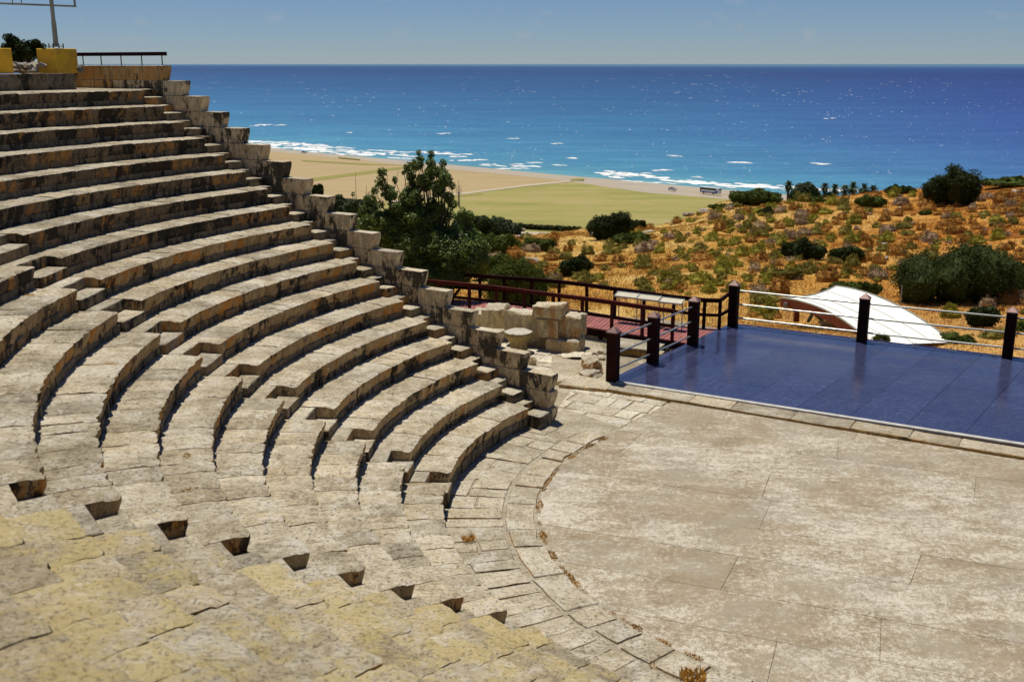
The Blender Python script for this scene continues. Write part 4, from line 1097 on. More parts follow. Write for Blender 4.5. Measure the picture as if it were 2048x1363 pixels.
def core_mesh(blobs, seed, sc=.72):
    v = []; f = []; n_ = 12; m_ = 7
    for bi, (c, r_) in enumerate(blobs):
        q = len(v)
        for j in range(m_+1):
            e = -math.pi/2+math.pi*j/m_
            for k in range(n_):
                t = 2*math.pi*k/n_; d = Vector((math.cos(t)*math.cos(e), math.sin(t)*math.cos(e), math.sin(e)))
                w_ = sc*(1+.35*nse(d, 2.2, seed+bi))
                v.append(Vector((c[0]+d.x*r_[0]*w_, c[1]+d.y*r_[1]*w_, c[2]+d.z*r_[2]*w_)))
        f += [(q+j*n_+k, q+j*n_+(k+1) % n_, q+(j+1)*n_+(k+1) % n_, q+(j+1)*n_+k) for j in range(m_) for k in range(n_)]
    return v, f
def tree(name, base, main, ncl, rmin, rmax, nleaf, leaf, seed, label, cat, mat, trunk_r=.12, limbs=None, group=None, extra=None, zlow=-.5, core=.72):
    t = thing(name, base, label, cat, group)
    cl = clumps(main, ncl, rmin, rmax, seed, zlow)
    bl = list(cl)
    if extra: bl += extra
    v, f = leaf_cloud(bl, nleaf, leaf, seed)
    v2, f2 = leaf_cloud(main, int(nleaf*.35), leaf, seed+2, shell=.75)
    q = len(v); v += v2; f += [tuple(i+q for i in g) for g in f2]
    if core:
        v2, f2 = core_mesh(main, seed, core); q = len(v); v += v2; f += [tuple(i+q for i in g) for g in f2]
    part('crown', v, f, mat, t, base=base)
    rg = random.Random(seed+1); b = MB(); base = Vector(base)
    fork = base+Vector((0, 0, .25*(main[0][0][2]-base.z)))
    b.tube([base-Vector((0, 0, .3)), fork], trunk_r, 8, trunk_r*.8)
    pick = cl if len(cl) < 14 else rg.sample(cl, 14)
    if extra: pick = pick+extra
    for c, r_ in pick:
        c = Vector(c); mid = fork.lerp(c, .5)+Vector((rg.uniform(-.1, .1), rg.uniform(-.1, .1), -.05))*(c-fork).length*.6
        b.tube([fork, mid, c], trunk_r*.3, 5, trunk_r*.06)
    part('trunk', b.v, b.f, M['bark'], t, True, 60, base)
    return t
# carob tree behind the wing wall
tb = Vector((gd(868, 560, 37).x, 37, -1.6))
def P3(px, py, D, r_): 
    q = gd(px, py, D); return ((q.x, q.y, q.z), r_)
main = [P3(845, 490, 37, (1.9, 1.2, .95)), P3(775, 455, 37, (.85, .9, .7)), P3(905, 500, 36.6, (1.1, 1.1, .85)), P3(835, 440, 37, (1.0, .8, .6)), P3(860, 545, 36.6, (1.7, 1.1, .65)), P3(935, 505, 36.8, (.7, .8, .6))]
ext = [P3(x, y, 37+(i % 5-2)*.15, (r_, r_, r_*1.1)) for i, (x, y, r_) in enumerate(((838, 305, .10), (842, 318, .12), (862, 308, .13), (860, 322, .16), (886, 326, .14), (868, 345, .22), (890, 350, .18), (815, 335, .16), (822, 352, .18), (808, 345, .08), (764, 345, .18), (762, 365, .22), (850, 365, .28), (880, 372, .26), (836, 375, .22), (905, 372, .13), (898, 395, .2), (775, 385, .25), (740, 400, .25), (728, 425, .25), (706, 388, .07), (810, 395, .25), (925, 440, .2), (940, 450, .15), (950, 470, .22), (960, 490, .25), (950, 530, .3), (970, 520, .2), (720, 460, .25), (790, 360, .12), (750, 380, .15)))]
rq = random.Random(15)
while len(ext) < 105:
    y = rq.uniform(325, 450); t = (y-325)/125
    lo_, hi_ = 835-120*t**.7, 878+(55*t if t < .8 else 60)
    x = rq.uniform(lo_, hi_)
    if 795 < x < 822 and y < 375: continue        # gap between the two leading limbs
    q = P3(x, y, 37+rq.uniform(-.5, .5), (rq.uniform(.12, .24),)*3); ext.append(q)
tree('carob_tree', tb, main, 240, .12, .28, 60000, .056, 5, 'tall dark glossy-leaved tree rising behind the wing wall, in front of the fields', 'tree', M['leaf_carob'], .16, extra=ext)
# bare twigs of it
tw_ = MB(); rg = random.Random(4)
for (xa, ya, xb, yb) in ((716, 430, 711, 345), (735, 420, 733, 370), (788, 385, 797, 340), (780, 400, 774, 340), (705, 395, 712, 420), (850, 350, 868, 300), (842, 345, 838, 303), (885, 372, 890, 330), (800, 420, 815, 335)):
    a, b = gd(xa, ya, 37), gd(xb, yb, 37); m_ = a.lerp(b, .5)+Vector((rg.uniform(-.05, .05), 0, 0)); tw_.tube([a, m_, b], .014, 4, .004)
tg_ = tw_.obj('bare_twigs', M['bark'], bpy.data.objects['carob_tree'])

def bush_at(px, py, wpx, hpx, mat, label, seed, name='bush', cat='bush', leafn=2600, trunk=False, D=None, group=None, leafpx=1.3):
    if D is None: g_, D = on_hill(px, py)
    else: g_ = gd(px, py, D)
    k = math.hypot(D, 10)/F; w_ = wpx*k/2; h_ = hpx*k
    rg = random.Random(seed)
    nb = max(2, min(7, int(wpx/30))); main = []; wide = 1.45 if wpx < 150 else 2.2
    for i in range(nb):
        a = (i+.5)/nb*2-1; hh = h_*(.62+.38*(1-a*a))*rg.uniform(.82, 1.08); rw = w_/nb*wide
        main.append(((g_.x+a*w_*.78, g_.y+rg.uniform(-.3, .3)*w_, g_.z+hh*.46), (rw, max(w_*.5, rw*.8), hh*.54)))
    t = tree(name, g_-Vector((0, 0, .1)), main, int(24+wpx*.7), h_*.10, h_*.20+w_*.04, int(leafn*1.5), leafpx*k*1.9, seed, label, cat, mat, max(.04, h_*.04), group=group, zlow=-.25, core=.85)
    return t
bush_at(1222, 478, 84, 56, M['leaf_dark'], 'round dark evergreen bush at the edge of the green field, beside white rocks', 11, leafn=5000)
bush_at(1268, 462, 40, 26, M['leaf_dark'], 'small dark bush just right of the round evergreen bush', 12)
bush_at(1262, 488, 74, 22, M['leaf_mid'], 'low bright green shrub below the round evergreen bush', 13)
bush_at(1150, 553, 58, 44, M['leaf_dark'], 'compact dark green bush alone in the dry grass above the boardwalk', 14, leafn=4000)
bush_at(1035, 620, 130, 108, M['leaf_mid'], 'large dense green bush directly behind the boardwalk railing', 15, leafn=9000)
bush_at(985, 560, 80, 60, M['leaf_mid'], 'green bush between the tall carob tree and the boardwalk bush', 16, leafn=5000)
bush_at(1000, 512, 70, 46, M['leaf_mid'], 'dark green bush at the left edge of the dry grass slope', 17, leafn=3500)
bush_at(1078, 500, 58, 30, M['leaf_mid'], 'low wide green bush with yellowish top below the hedge', 18, leafn=3000)
bush_at(965, 490, 60, 60, M['leaf_dark'], 'dark bush right behind the carob tree crown', 19, leafn=3500)
bush_at(1608, 520, 92, 42, M['leaf_dark'], 'flat dark green bush in the middle of the dry slope', 20, leafn=3500)
bush_at(1692, 525, 60, 38, M['leaf_dark'], 'dark green bush right of the flat bush on the dry slope', 21, leafn=2800)
bush_at(1912, 600, 275, 118, M['leaf_dark'], 'very large dark shrub mass at the right above the white canopy', 22, leafn=17000)
bush_at(2050, 590, 120, 76, M['leaf_dark'], 'dark shrub at the right edge, joined to the large dark mass', 24, leafn=5000)
bush_at(1905, 411, 112, 74, M['leaf_dark'], 'big rounded dark tree on the skyline before the sea', 25, name='evergreen_tree', cat='tree', leafn=8000)
bush_at(1800, 388, 60, 18, M['leaf_dark'], 'low dark bush on the skyline left of the big rounded tree', 26, leafn=2500)
bush_at(1512, 408, 108, 30, M['leaf_mid'], 'broad green bush on the crest beside the beach bus', 27, leafn=5000)
bush_at(1440, 416, 50, 8, M['leaf_mid'], 'thin strip of green scrub left of the broad crest bush', 28, leafn=1200)
bush_at(1618, 404, 60, 12, M['leaf_mid'], 'low green scrub on the crest under the palms', 29, leafn=1600)
bush_at(1742, 414, 54, 26, M['leaf_mid'], 'brownish green bush just below the skyline', 30, leafn=2500)
bush_at(1530, 432, 26, 20, M['leaf_dark'], 'small dark round bush near the pale boulders on the crest', 31, leafn=1500)
bush_at(1850, 430, 24, 10, M['leaf_mid'], 'small green tuft left below the big rounded tree', 32, leafn=900)
bush_at(2040, 372, 150, 16, M['leaf_mid'], 'low scrub along the skyline at the right edge', 33, leafn=4500)
bush_at(1580, 560, 50, 22, M['hum_olive'], 'dark olive shrub above the white canopy', 34, leafn=2000)
bush_at(1965, 655, 60, 48, M['leaf_dark'], 'dark bush between the last two rear posts', 35, leafn=2500, D=44)
bush_at(1905, 705, 100, 40, M['leaf_mid'], 'green shrub at the right tip of the white canopy', 36, leafn=3500, D=40)
bush_at(1990, 700, 80, 50, M['hum_olive'], 'olive shrub behind the last rear railing post', 37, leafn=3000, D=41)
bush_at(2050, 690, 70, 60, M['leaf_mid'], 'green shrub at the right edge behind the rail', 38, leafn=3000, D=42)
bush_at(1690, 583, 62, 26, M['leaf_mid'], 'leafy green bush peeking over the back of the white canopy', 39, leafn=2200, D=50)
bush_at(1740, 588, 40, 28, M['leaf_mid'], 'second leafy bush behind the white canopy, near the rear post', 40, leafn=1500, D=50)
bush_at(1652, 588, 22, 14, M['leaf_mid'], 'small green sprig at the left of the canopy peak', 41, leafn=700, D=50)
bush_at(1762, 689, 30, 28, M['leaf_mid'], 'small sprig growing in front of the white canopy right of the middle rear post', 42, leafn=900, D=34.5)
# juniper on the top terrace
jb = gd(50, 126, 42); jm = [P3(30, 110, 42, (.45, .4, .35)), P3(52, 105, 42, (.5, .4, .4)), P3(26, 88, 42, (.25, .25, .35)), P3(74, 98, 42, (.25, .2, .35))]
je = [P3(x, y, 42, (r_, r_, r_)) for x, y, r_ in ((20, 72, .12), (24, 78, .16), (30, 82, .18), (36, 88, .2), (8, 92, .12), (6, 98, .1), (68, 86, .14), (74, 84, .12), (78, 92, .12), (82, 96, .12), (57, 86, .12), (48, 90, .2), (30, 112, .15), (24, 120, .15), (12, 115, .1))]
tree('juniper_tree', Vector((jb.x, jb.y, 7.5)), jm, 34, .10, .2, 7000, .045, 51, 'small windswept juniper silhouetted behind the yellow blocks', 'tree', M['leaf_dark'], .07, extra=je)
# cypress top behind the wall steps, trees and hedge on the plain
def far_tree(px, yb, wpx, hpx, mat, label, seed, name='tree', cat='tree', n=1800, group=None, zb=PZ):
    g_ = gz(px, yb, zb); D = g_.y; return bush_at(px, yb, wpx, hpx, mat, label, seed, name, cat, n, D=D, group=group, leafpx=1.6)
far_tree(637, 395, 18, 30, M['leaf_dark'], 'small dark bush showing just above the stepped wing wall', 60)
for i, (x, y, w_, h_, lab) in enumerate(((690, 425, 50, 38, 'olive tree just right of the wing wall steps, far below on the plain'), (720, 430, 60, 44, 'olive tree behind the left of the carob tree'), (955, 462, 46, 36, 'pale olive tree on the plain right of the carob tree'), (985, 460, 50, 34, 'green tree at the field edge right of the pale olive tree'), (1018, 464, 48, 30, 'grey green tree next to the red shed on the plain'), (925, 462, 40, 36, 'dark tree on the plain touching the carob crown'))):
    far_tree(x, y+4, w_, h_, M['leaf_far'], lab, 70+i, n=2600, group='trees on the plain')
hd = thing('hedge', gz(1095, 463, PZ), 'clipped dark hedge along the lower edge of the green field', 'hedge')
a, c = gz(1045, 459, PZ), gz(1160, 465, PZ); bl = []
for i in range(30): q = a.lerp(c, i/29); bl.append(((q.x, q.y, PZ+1.3), (1.1, .9, 1.3)))
v, f = leaf_cloud(bl, 4000, .35, 8); part('foliage', v, f, M['leaf_dark'], hd)
rs = thing('shed', gz(1032, 466, PZ), 'tiny red roofed shed beside the trees on the plain', 'shed'); p = gz(1031, 467, PZ)
b = MB(); b.box((p.x, p.y, PZ+.9), (2.0, 2, 1.4)); b.obj('shed_wall', M['dark'], rs); b = MB(); b.box((p.x, p.y, PZ+1.8), (2.2, 2.2, .5)); b.obj('roof', M['red_paint'], rs)
ps = thing('stone_hut', gz(1046, 464, PZ), 'tiny pale hut between the red shed and the hedge', 'hut'); p = gz(1046, 464, PZ)
b = MB(); b.box((p.x, p.y, PZ+.6), (1.4, 1.5, 1.2)); b.obj('hut_wall', M['rock'], ps); b = MB(); b.box((p.x, p.y, PZ+1.3), (1.7, 1.8, .15)); b.obj('roof', M['rock'], ps)
# palms and beach trees beyond the crest
for i, (x, top, w_, h_, palm) in enumerate(((1575, 364, 14, 40, 1), (1605, 358, 36, 42, 0), (1620, 370, 30, 30, 0), (1648, 369, 14, 32, 1), (1668, 374, 16, 26, 1), (1688, 376, 16, 26, 1), (1704, 371, 18, 30, 1), (1726, 374, 18, 28, 1), (1745, 377, 16, 24, 1), (1590, 378, 24, 24, 0), (1655, 384, 30, 18, 0))):
    g_ = gz(x, top+h_, PZ); k = g_.length/F; hh = h_*k
    if not palm:
        bush_at(x, top+h_, w_, h_, M['leaf_far'], ('tall feathery tree by the beach among the palms', 'round tree by the beach right of the feathery tree', 'low beach scrub between the first two palms', 'low beach scrub behind the middle palms')[(1, 2, 9, 10).index(i)], 90+i, 'beach_tree', 'tree', 1500, D=g_.y, leafpx=1.6); continue
    pt = thing('palm_tree', g_, 'short palm on the beach seen just above the crest of the hill', 'palm tree', 'palms along the beach')
    b = MB(); b.tube([g_-Vector((0, 0, .5)), g_+Vector((0, 0, hh*.8))], .5, 6, .8); b.obj('trunk', M['bark'], pt)
    v = []; f = []; rg = random.Random(i)
    for q in range(90):
        t = rg.uniform(0, 6.28); el = rg.uniform(-1.1, 1.3); L = w_*k*.95*rg.uniform(.6, 1.1); d = Vector((math.cos(t)*math.cos(el), math.sin(t)*math.cos(el), math.sin(el)))
        c_ = g_+Vector((0, 0, hh*.8)); s_ = Vector((-d.y, d.x, 0)).normalized()*.45; e_ = c_+d*L; m_ = c_+d*L*.55+Vector((0, 0, .3)); e_.z -= .25*L; n_ = len(v)
        v += [c_, m_-s_, e_, m_+s_]; f.append((n_, n_+1, n_+2, n_+3))
    part('crown', v, f, M['leaf_far'], pt)
# hummocks of garrigue
def hummock_mesh(seed, mat):
    rg = random.Random(seed); main = [((0, 0, .18), (.5, .5, .38))]
    bl = clumps(main, 26, .10, .19, seed, -.05)
    v, f = leaf_cloud(bl, 800, .045, seed, shell=.5)
    b = MB(); n_ = 10
    vv = [Vector((math.cos(2*math.pi*k/n_)*.50*math.cos(e), math.sin(2*math.pi*k/n_)*.50*math.cos(e), .42*math.sin(e)-.02+.04*rg.random())) for e in (0, .5, 1.0) for k in range(n_)]+[Vector((0, 0, .40))]
    ff = [(r_*n_+k, r_*n_+(k+1) % n_, (r_+1)*n_+(k+1) % n_, (r_+1)*n_+k) for r_ in range(2) for k in range(n_)]+[(20+k, 20+(k+1) % n_, 30) for k in range(n_)]
    q = len(v); v += vv; f += [tuple(i+q for i in t) for t in ff]
    return mesh('low_shrub', v, f, mat)
KINDS = {'grey': ('hum_grey', 'grey brown twiggy hummock shrub in the dry grass of the slope'), 'olive': ('hum_olive', 'olive green hummock shrub in the dry grass of the slope'),
         'yellow': ('hum_yellow', 'yellow green hummock shrub in the dry grass of the slope'), 'rust': ('hum_rust', 'rust brown hummock shrub in the dry grass of the slope')}
hm = {k: [hummock_mesh(s+i*13, M[KINDS[k][0]]) for i in range(2)] for s, k in enumerate(KINDS)}
rg = random.Random(77); cnt = 0; tries = 0; placed = []
LM = [(1222, 450, 'round evergreen bush'), (1150, 530, 'compact bush above the boardwalk'), (1608, 500, 'flat dark bush'), (1692, 508, 'second dark slope bush'), (1905, 375, 'big skyline tree'),
      (1912, 540, 'very large shrub mass'), (1512, 392, 'broad crest bush'), (1465, 570, 'corner post of the stage'), (1700, 580, 'peak of the white canopy'), (1385, 600, 'info boards'), (1742, 402, 'brownish skyline bush'), (1530, 422, 'dark round crest bush'), (2040, 365, 'right skyline scrub'), (1840, 610, 'thin pole'), (1078, 487, 'wide bush under the hedge')]
seen_labels = {}
while cnt < 290 and tries < 6000:
    tries += 1
    x = rg.uniform(985, 2070); y = rg.uniform(392, 640)
    u = (x-1024)/F; Dc, yc = crest(u)
    if y < yc+6: continue
    if x < 1420 and (y > 600 or rg.random() < .6): continue
    if 1560 < x < 1900 and y > 565: continue
    if x < 1500 and y > 590: continue
    g_, D = on_hill(x, y)
    if D > 240: continue
    wpx = rg.uniform(20, 44)*(.65+.5*(y-380)/260)
    if any(abs(x-a)*1.0 < (wpx+b_)*.36 and abs(y-c_) < (wpx+b_)*.16 for a, c_, b_ in placed): continue
    placed.append((x, y, wpx))
    kind = rg.choices(['grey', 'olive', 'yellow', 'rust'], [1.3, 3 if x < 1750 else 2, 3.6 if 1300 < x < 1650 else .8, 2.2+2*(x > 1700)])[0]
    o = link('low_shrub', hm[kind][cnt % 2], None, g_-Vector((0, 0, .05)))
    s_ = wpx*math.hypot(D, 10)/F; o.scale = (s_*rg.uniform(.9, 1.3), s_, s_*rg.uniform(.95, 1.5)); o.rotation_euler.z = rg.uniform(0, 6.28)
    ax, ay, an = min(LM, key=lambda q: abs(q[0]-x)+2*abs(q[1]-y)); dx_, dy_ = x-ax, y-ay
    dr = ('right' if dx_ > 0 else 'left')+' of' if abs(dx_) > 2.2*abs(dy_) else ('below' if dy_ > 0 else 'above')+((' right of' if dx_ > 0 else ' left of') if abs(dx_) > .7*abs(dy_) else '')
    dist = abs(dx_)+2*abs(dy_); far_ = 'just ' if dist < 60 else '' if dist < 130 else 'well ' if dist < 220 else 'far '
    siz = 'small' if wpx < 20 else 'broad' if wpx > 33 else 'rounded'
    lb = '%s %s hummock shrub %s%s the %s' % (siz, {'grey': 'grey brown', 'olive': 'olive', 'yellow': 'yellow green', 'rust': 'rust brown'}[kind], far_, dr, an)
    tag(o, lb, 'shrub', 'hummock shrubs scattered over the dry slope'); cnt += 1
for kind in KINDS:
    b = MB(); src = []
    r2_ = random.Random(hash(kind[0]) % 7+3); r2_ = random.Random({'grey': 1, 'olive': 2, 'yellow': 3, 'rust': 4}[kind])
    me = hm[kind][0]; vs0 = [v_.co.copy() for v_ in me.vertices][:800*4][::1]; 
    lv, lf = leaf_cloud(clumps([((0, 0, .18), (.5, .5, .38))], 14, .12, .22, 5, -.05), 240, .085, 9, shell=.6)
    cv, cf = core_mesh([((0, 0, .12), (.52, .52, .34))], 3, .82)
    V = []; FF = []; n_i = {'grey': 70, 'olive': 150, 'yellow': 120, 'rust': 110}[kind]; c_ = 0; tr_ = 0
    while c_ < n_i and tr_ < 4000:
        tr_ += 1
        x = r2_.uniform(960, 2090) if kind != 'yellow' else r2_.gauss(1480, 150); y = r2_.uniform(385, 640)
        u = (x-1024)/F; Dc, yc = crest(u)
        if y < yc+4 or (x < 1420 and y > 600) or (1560 < x < 1900 and y > 565) or (x < 1500 and y > 590): continue
        if x < 1300 and r2_.random() < .6: continue
        g_, D = on_hill(x, y)
        if D > 240: continue
        s_ = r2_.uniform(10, 26)*(.65+.5*(y-380)/260)*math.hypot(D, 10)/F; t = r2_.uniform(0, 6.28); ca, sa = math.cos(t)*s_, math.sin(t)*s_; hz_ = s_*r2_.uniform(.8, 1.4); q = len(V)
        V += [(g_.x+p.x*ca-p.y*sa, g_.y+p.x*sa+p.y*ca, g_.z-.03+p.z*hz_) for p in lv+cv]; FF += [tuple(i+q for i in g) for g in lf]+[tuple(i+q+len(lv) for i in g) for g in cf]; c_ += 1
    o = link('garrigue_scrub', mesh('garrigue_scrub', V, FF, M[KINDS[kind][0]])); tag(o, {'grey': 'small grey brown scrub', 'olive': 'small olive green scrub', 'yellow': 'small yellow green scrub', 'rust': 'small rusty scrub'}[kind]+' filling the dry slope between the larger shrubs', 'scrub', kind='stuff')
# pale rocks on the slope
for i, (x, y, w_, h_, lab) in enumerate(((1378, 432, 26, 9, 'pale rock outcrop at the left end of the crest above the green field'), (1408, 425, 30, 9, 'pale outcrop next right along the crest edge'), (1465, 412, 22, 6, 'low pale rock below the thin scrub on the crest'), (1490, 409, 34, 12, 'long pale boulder under the broad crest bush'), (1545, 405, 26, 9, 'pale boulder at the right end of the broad crest bush'), (1560, 403, 16, 10, 'small upright pale boulder on the crest'),
        (1184, 474, 22, 14, 'white rock pile at the left foot of the round evergreen bush'), (1200, 480, 16, 10, 'second white rock at the foot of the round evergreen bush'), (1772, 521, 14, 10, 'single white stone on the open slope'), (1945, 412, 16, 6, 'small white stone at the right foot of the big rounded tree'), (1800, 419, 9, 4, 'tiny white stone on the slope left of the big tree'), (2030, 383, 22, 4, 'pale rocks near the right skyline'),
        (1768, 550, 10, 7, 'small white stone beside the large thicket'), (1935, 628, 16, 8, 'pale broken stone in the dry grass right of the canopy'), (1770, 490, 18, 5, 'low pale stone between the dark bushes and the thicket'), (1295, 466, 34, 5, 'flat white stone slab right of the round evergreen bush'), (975, 518, 40, 10, 'flat grey rock at the left edge of the dry slope'), (1060, 524, 40, 9, 'low grey rock in the dry grass'), (1980, 495, 12, 8, 'white stone above the thicket'))):
    g_, D = on_hill(x, y); k = math.hypot(D, 10)/F
    rock('pale_rock', g_+Vector((0, 0, h_*k*.3)), (w_*k*.5, w_*k*.35, h_*k*.7), 500+i, M['rock'], lab, 'rock', None, 3)
# dry grass over the slope
rg = random.Random(123); v = []; f = []
for i in range(90000):
    x = rg.uniform(850, 2090); u = (x-1024)/F; Dc, yc = crest(u)
    t = rg.random(); D = 28*(Dc/28)**t*1.0
    D *= rg.uniform(.985, 1.02)
    X = u*D; z = zt(u, D); hh = rg.uniform(.05, .16)*(.7+D/120); ww = .006+D*.00022
    if nse((X, D, 0), .16, 6) < -.22: hh *= .5
    for q in range(3):
        t = rg.uniform(0, 6.28); lx, ly = math.cos(t)*hh*.5, math.sin(t)*hh*.5; n_ = len(v)
        ox, oy = rg.gauss(0, .12), rg.gauss(0, .12); s = rg.uniform(0, 6.28); sx_, sy_ = math.cos(s)*ww, math.sin(s)*ww
        v += [(X+ox-sx_, D+oy-sy_, z-.05), (X+ox+sx_, D+oy+sy_, z-.05), (X+ox+lx+.3*hh, D+oy+ly, z+hh)]; f.append((n_, n_+1, n_+2))
o = link('dry_grass', mesh('dry_grass', v, f, M['grass'])); tag(o, 'dry orange and straw coloured grass covering the hillside', 'grass', kind='stuff')

# ---------------------------------------------------------------- canopy on the slope
cn = thing('tensile_canopy', gd(1680, 640, 44), 'white tensile canopy on red brown beams, low on the slope behind the stage', 'canopy')
# four curved edges of the membrane: A left corner, B peak, C right tip, D near bottom corner
A3, B3, C3, D3 = gd(1563, 596, 43.0), gd(1672, 572, 47.5), gd(1905, 684, 40.0), gd(1745, 690, 37.5)
def curve(a, b, sag, n):
    return [a.lerp(b, i/n)+sag*(4*(i/n)*(1-i/n)) for i in range(n+1)]
n = 16
eAB = curve(A3, B3, (A3+B3)/2*0+Vector((.10, 0, -.14)), n); eDC = curve(D3, C3, Vector((0, 0, .0)), n)
eAD = curve(A3, D3, Vector((.15, 0, .32)), n); eBC = curve(B3, C3, Vector((.0, 0, .42)), n)
v = []; f = []
for i in range(n+1):
    for j in range(n+1):
        s, t = i/n, j/n     # s along A->B, t along A->D
        p = eAB[i]*(1-t)+eDC[i]*t+eAD[j]*(1-s)+eBC[j]*s-(A3*(1-s)*(1-t)+B3*s*(1-t)+D3*(1-s)*t+C3*s*t)
        p.z -= .25*math.sin(math.pi*s)*math.sin(math.pi*t)
        v.append(p)
for i in range(n):
    for j in range(n): f.append((i*(n+1)+j, i*(n+1)+j+1, (i+1)*(n+1)+j+1, (i+1)*(n+1)+j))
nv_ = len(v); v += [p-Vector((0, 0, .03)) for p in v]; f += [tuple(i+nv_ for i in q[::-1]) for q in f]
part('membrane', v, f, M['membrane'], cn, True, 60)
b = MB(); up_ = Vector((0, 0, .02))
for ed in (eAB, eAD, eBC): b.tube([p+up_ for p in ed], .035, 5)
b.obj('edge_cable', M['pole'], cn)
for k in (4, 8, 12):
    b = MB(); b.tube([v[k*(n+1)+j]+Vector((0, 0, .012)) for j in range(n+1)], .018, 4); b.obj('seam', M['white_edge'], cn)
b = MB(); hts = lambda i: .36 if i < n*.6 else .36*(1-(i-n*.6)/(n*.4))+.1
for i in range(n-2):
    p, q = eAD[i]-Vector((0, -.05, .02)), eAD[i+1]-Vector((0, -.05, .02)); h0, h1 = hts(i), hts(i+1); dd = Vector((0, .14, 0))
    b.add([p, q, q-Vector((0, 0, h1)), p-Vector((0, 0, h0)), p+dd, q+dd, q+dd-Vector((0, 0, h1)), p+dd-Vector((0, 0, h0))], [(0, 3, 2, 1), (4, 5, 6, 7), (3, 7, 6, 2), (0, 1, 5, 4), (0, 4, 7, 3), (1, 2, 6, 5)])
b.obj('edge_beam', M['fascia'], cn)
for px, py in ((1571, 610), (1604, 617)):
    p = gd(px, py, 42.6); b = MB(); b.box((p.x, p.y, p.z), (.13, .1, .22)); b.obj('steel_plate', M['plate'], cn)
p = gd(1592, 641, 42.9); b = MB(); b.box((p.x, p.y, p.z+.35), (.2, .2, .75)); b.obj('post', M['fascia'], cn)
for (xa, ya, xb, yb) in ((1626, 625, 1616, 643), (1626, 625, 1645, 641)):
    b = MB(); b.tube([gd(xa, ya, 42.7), gd(xb, yb, 42.9)], .07, 6); b.obj('brace', M['plate'], cn)
p = gd(1655, 646, 42); b = MB(); b.box((p.x, p.y, p.z), (.6, .5, .08)); b.obj('base_slab', M['white_edge'], cn)
g_ = gd(1801, 604, 46); pl_ = MB(); pl_.tube([g_-Vector((0, 0, .6)), g_+Vector((0, 0, .75))], .022, 6)
tag(pl_.obj('thin_pole', M['pole']), 'thin pale pole standing in the grass behind the canopy', 'pole')
# mast on the plain
g_ = gz(918, 414, PZ); k = g_.length/F
ms = thing('antenna_mast', g_, 'slender pale antenna mast standing in the fields right of the carob tree', 'mast')
b = MB(); b.tube([g_, g_+Vector((0, 0, 30*k))], .5, 6, .42); b.obj('mast_shaft', M['rock'], ms)
b = MB()
for dx in (-1.1, -.4, .4, 1.1): b.tube([g_+Vector((dx, 0, 26*k)), g_+Vector((dx, 0, (44-abs(dx)*4)*k))], .10, 4)
b.tube([g_+Vector((0, 0, 30*k)), g_+Vector((0, 0, 52*k))], .1, 4)
for hz_ in (27, 34, 41): b.tube([g_+Vector((-1.1, 0, hz_*k)), g_+Vector((1.1, 0, hz_*k))], .08, 4)
b.obj('antenna_panel', M['pole'], ms)

# ---------------------------------------------------------------- vehicles on the beach road
def vehicle(base, yaw, lab, cat, name, build):
    t = thing(name, base, lab, cat); ca, sa = math.cos(yaw), math.sin(yaw)
    def put(nm, mb, mat, parent=t, smooth=True):
        mb.v = [Vector((base.x+p.x*ca-p.y*sa, base.y+p.x*sa+p.y*ca, base.z+p.z)) for p in mb.v]
        return mb.obj(nm, mat, parent, smooth, 30)
    build(put)
BY = math.atan2(SHD.y, SHD.x)
def wheels(put, xs, w_, r_):
    for x in xs:
        for s in (-1, 1):
            b = MB(); b.tube([(x, s*w_/2-.14, r_), (x, s*w_/2+.02*s+.1, r_)], r_, 14); o = put('wheel', b, M['rubber'])
            b = MB(); b.tube([(x, s*(w_/2+.10)-.03, r_), (x, s*(w_/2+.10)+.03, r_)], r_*.5, 10); put('rim', b, M['silver_paint'], o)
def bus(put):
    b = MB(); b.box((0, 0, 1.95), (12, 2.5, 2.9), 0, .18); put('body', b, M['white_paint'])
    b = MB(); b.box((-.3, -1.26, .85), (10.5, .03, .55)); b.add([Vector((2.2, -1.275, .6)), Vector((5.0, -1.275, .6)), Vector((5.2, -1.275, 2.0)), Vector((4.4, -1.275, 2.0))], [(0, 1, 2, 3)]); put('blue_stripe', b, M['blue_paint'])
    for i in range(7):
        b = MB(); b.box((-4.6+i*1.36, -1.25, 2.55), (1.30, .05, 1.0)); put('window', b, M['glass'])
    for i in range(7):
        b = MB(); b.box((-4.6+i*1.36, 1.25, 2.55), (1.30, .05, 1.0)); put('window', b, M['glass'])
    b = MB(); b.box((-6.0, 0, 2.3), (.06, 2.2, 1.5)); put('windscreen', b, M['glass'])
    b = MB(); b.box((-5.55, -1.26, 1.8), (.5, .04, 2.2)); put('door', b, M['glass'])
    b = MB(); b.box((6.0, 0, 2.6), (.06, 2.0, .9)); put('rear_window', b, M['glass'])
    b = MB(); b.box((1, 0, 3.46), (2.6, 1.6, .22), 0, .05); put('roof_unit', b, M['white_paint'])
    wheels(put, (-3.4, 2.6), 2.4, .5)
bpz = PZ+.55
p = gz(1421, 387.5, bpz); vehicle(Vector((p.x, p.y, bpz)), BY-.06, 'white touring bus with a blue lower stripe parked on the beach', 'bus', 'bus', bus)
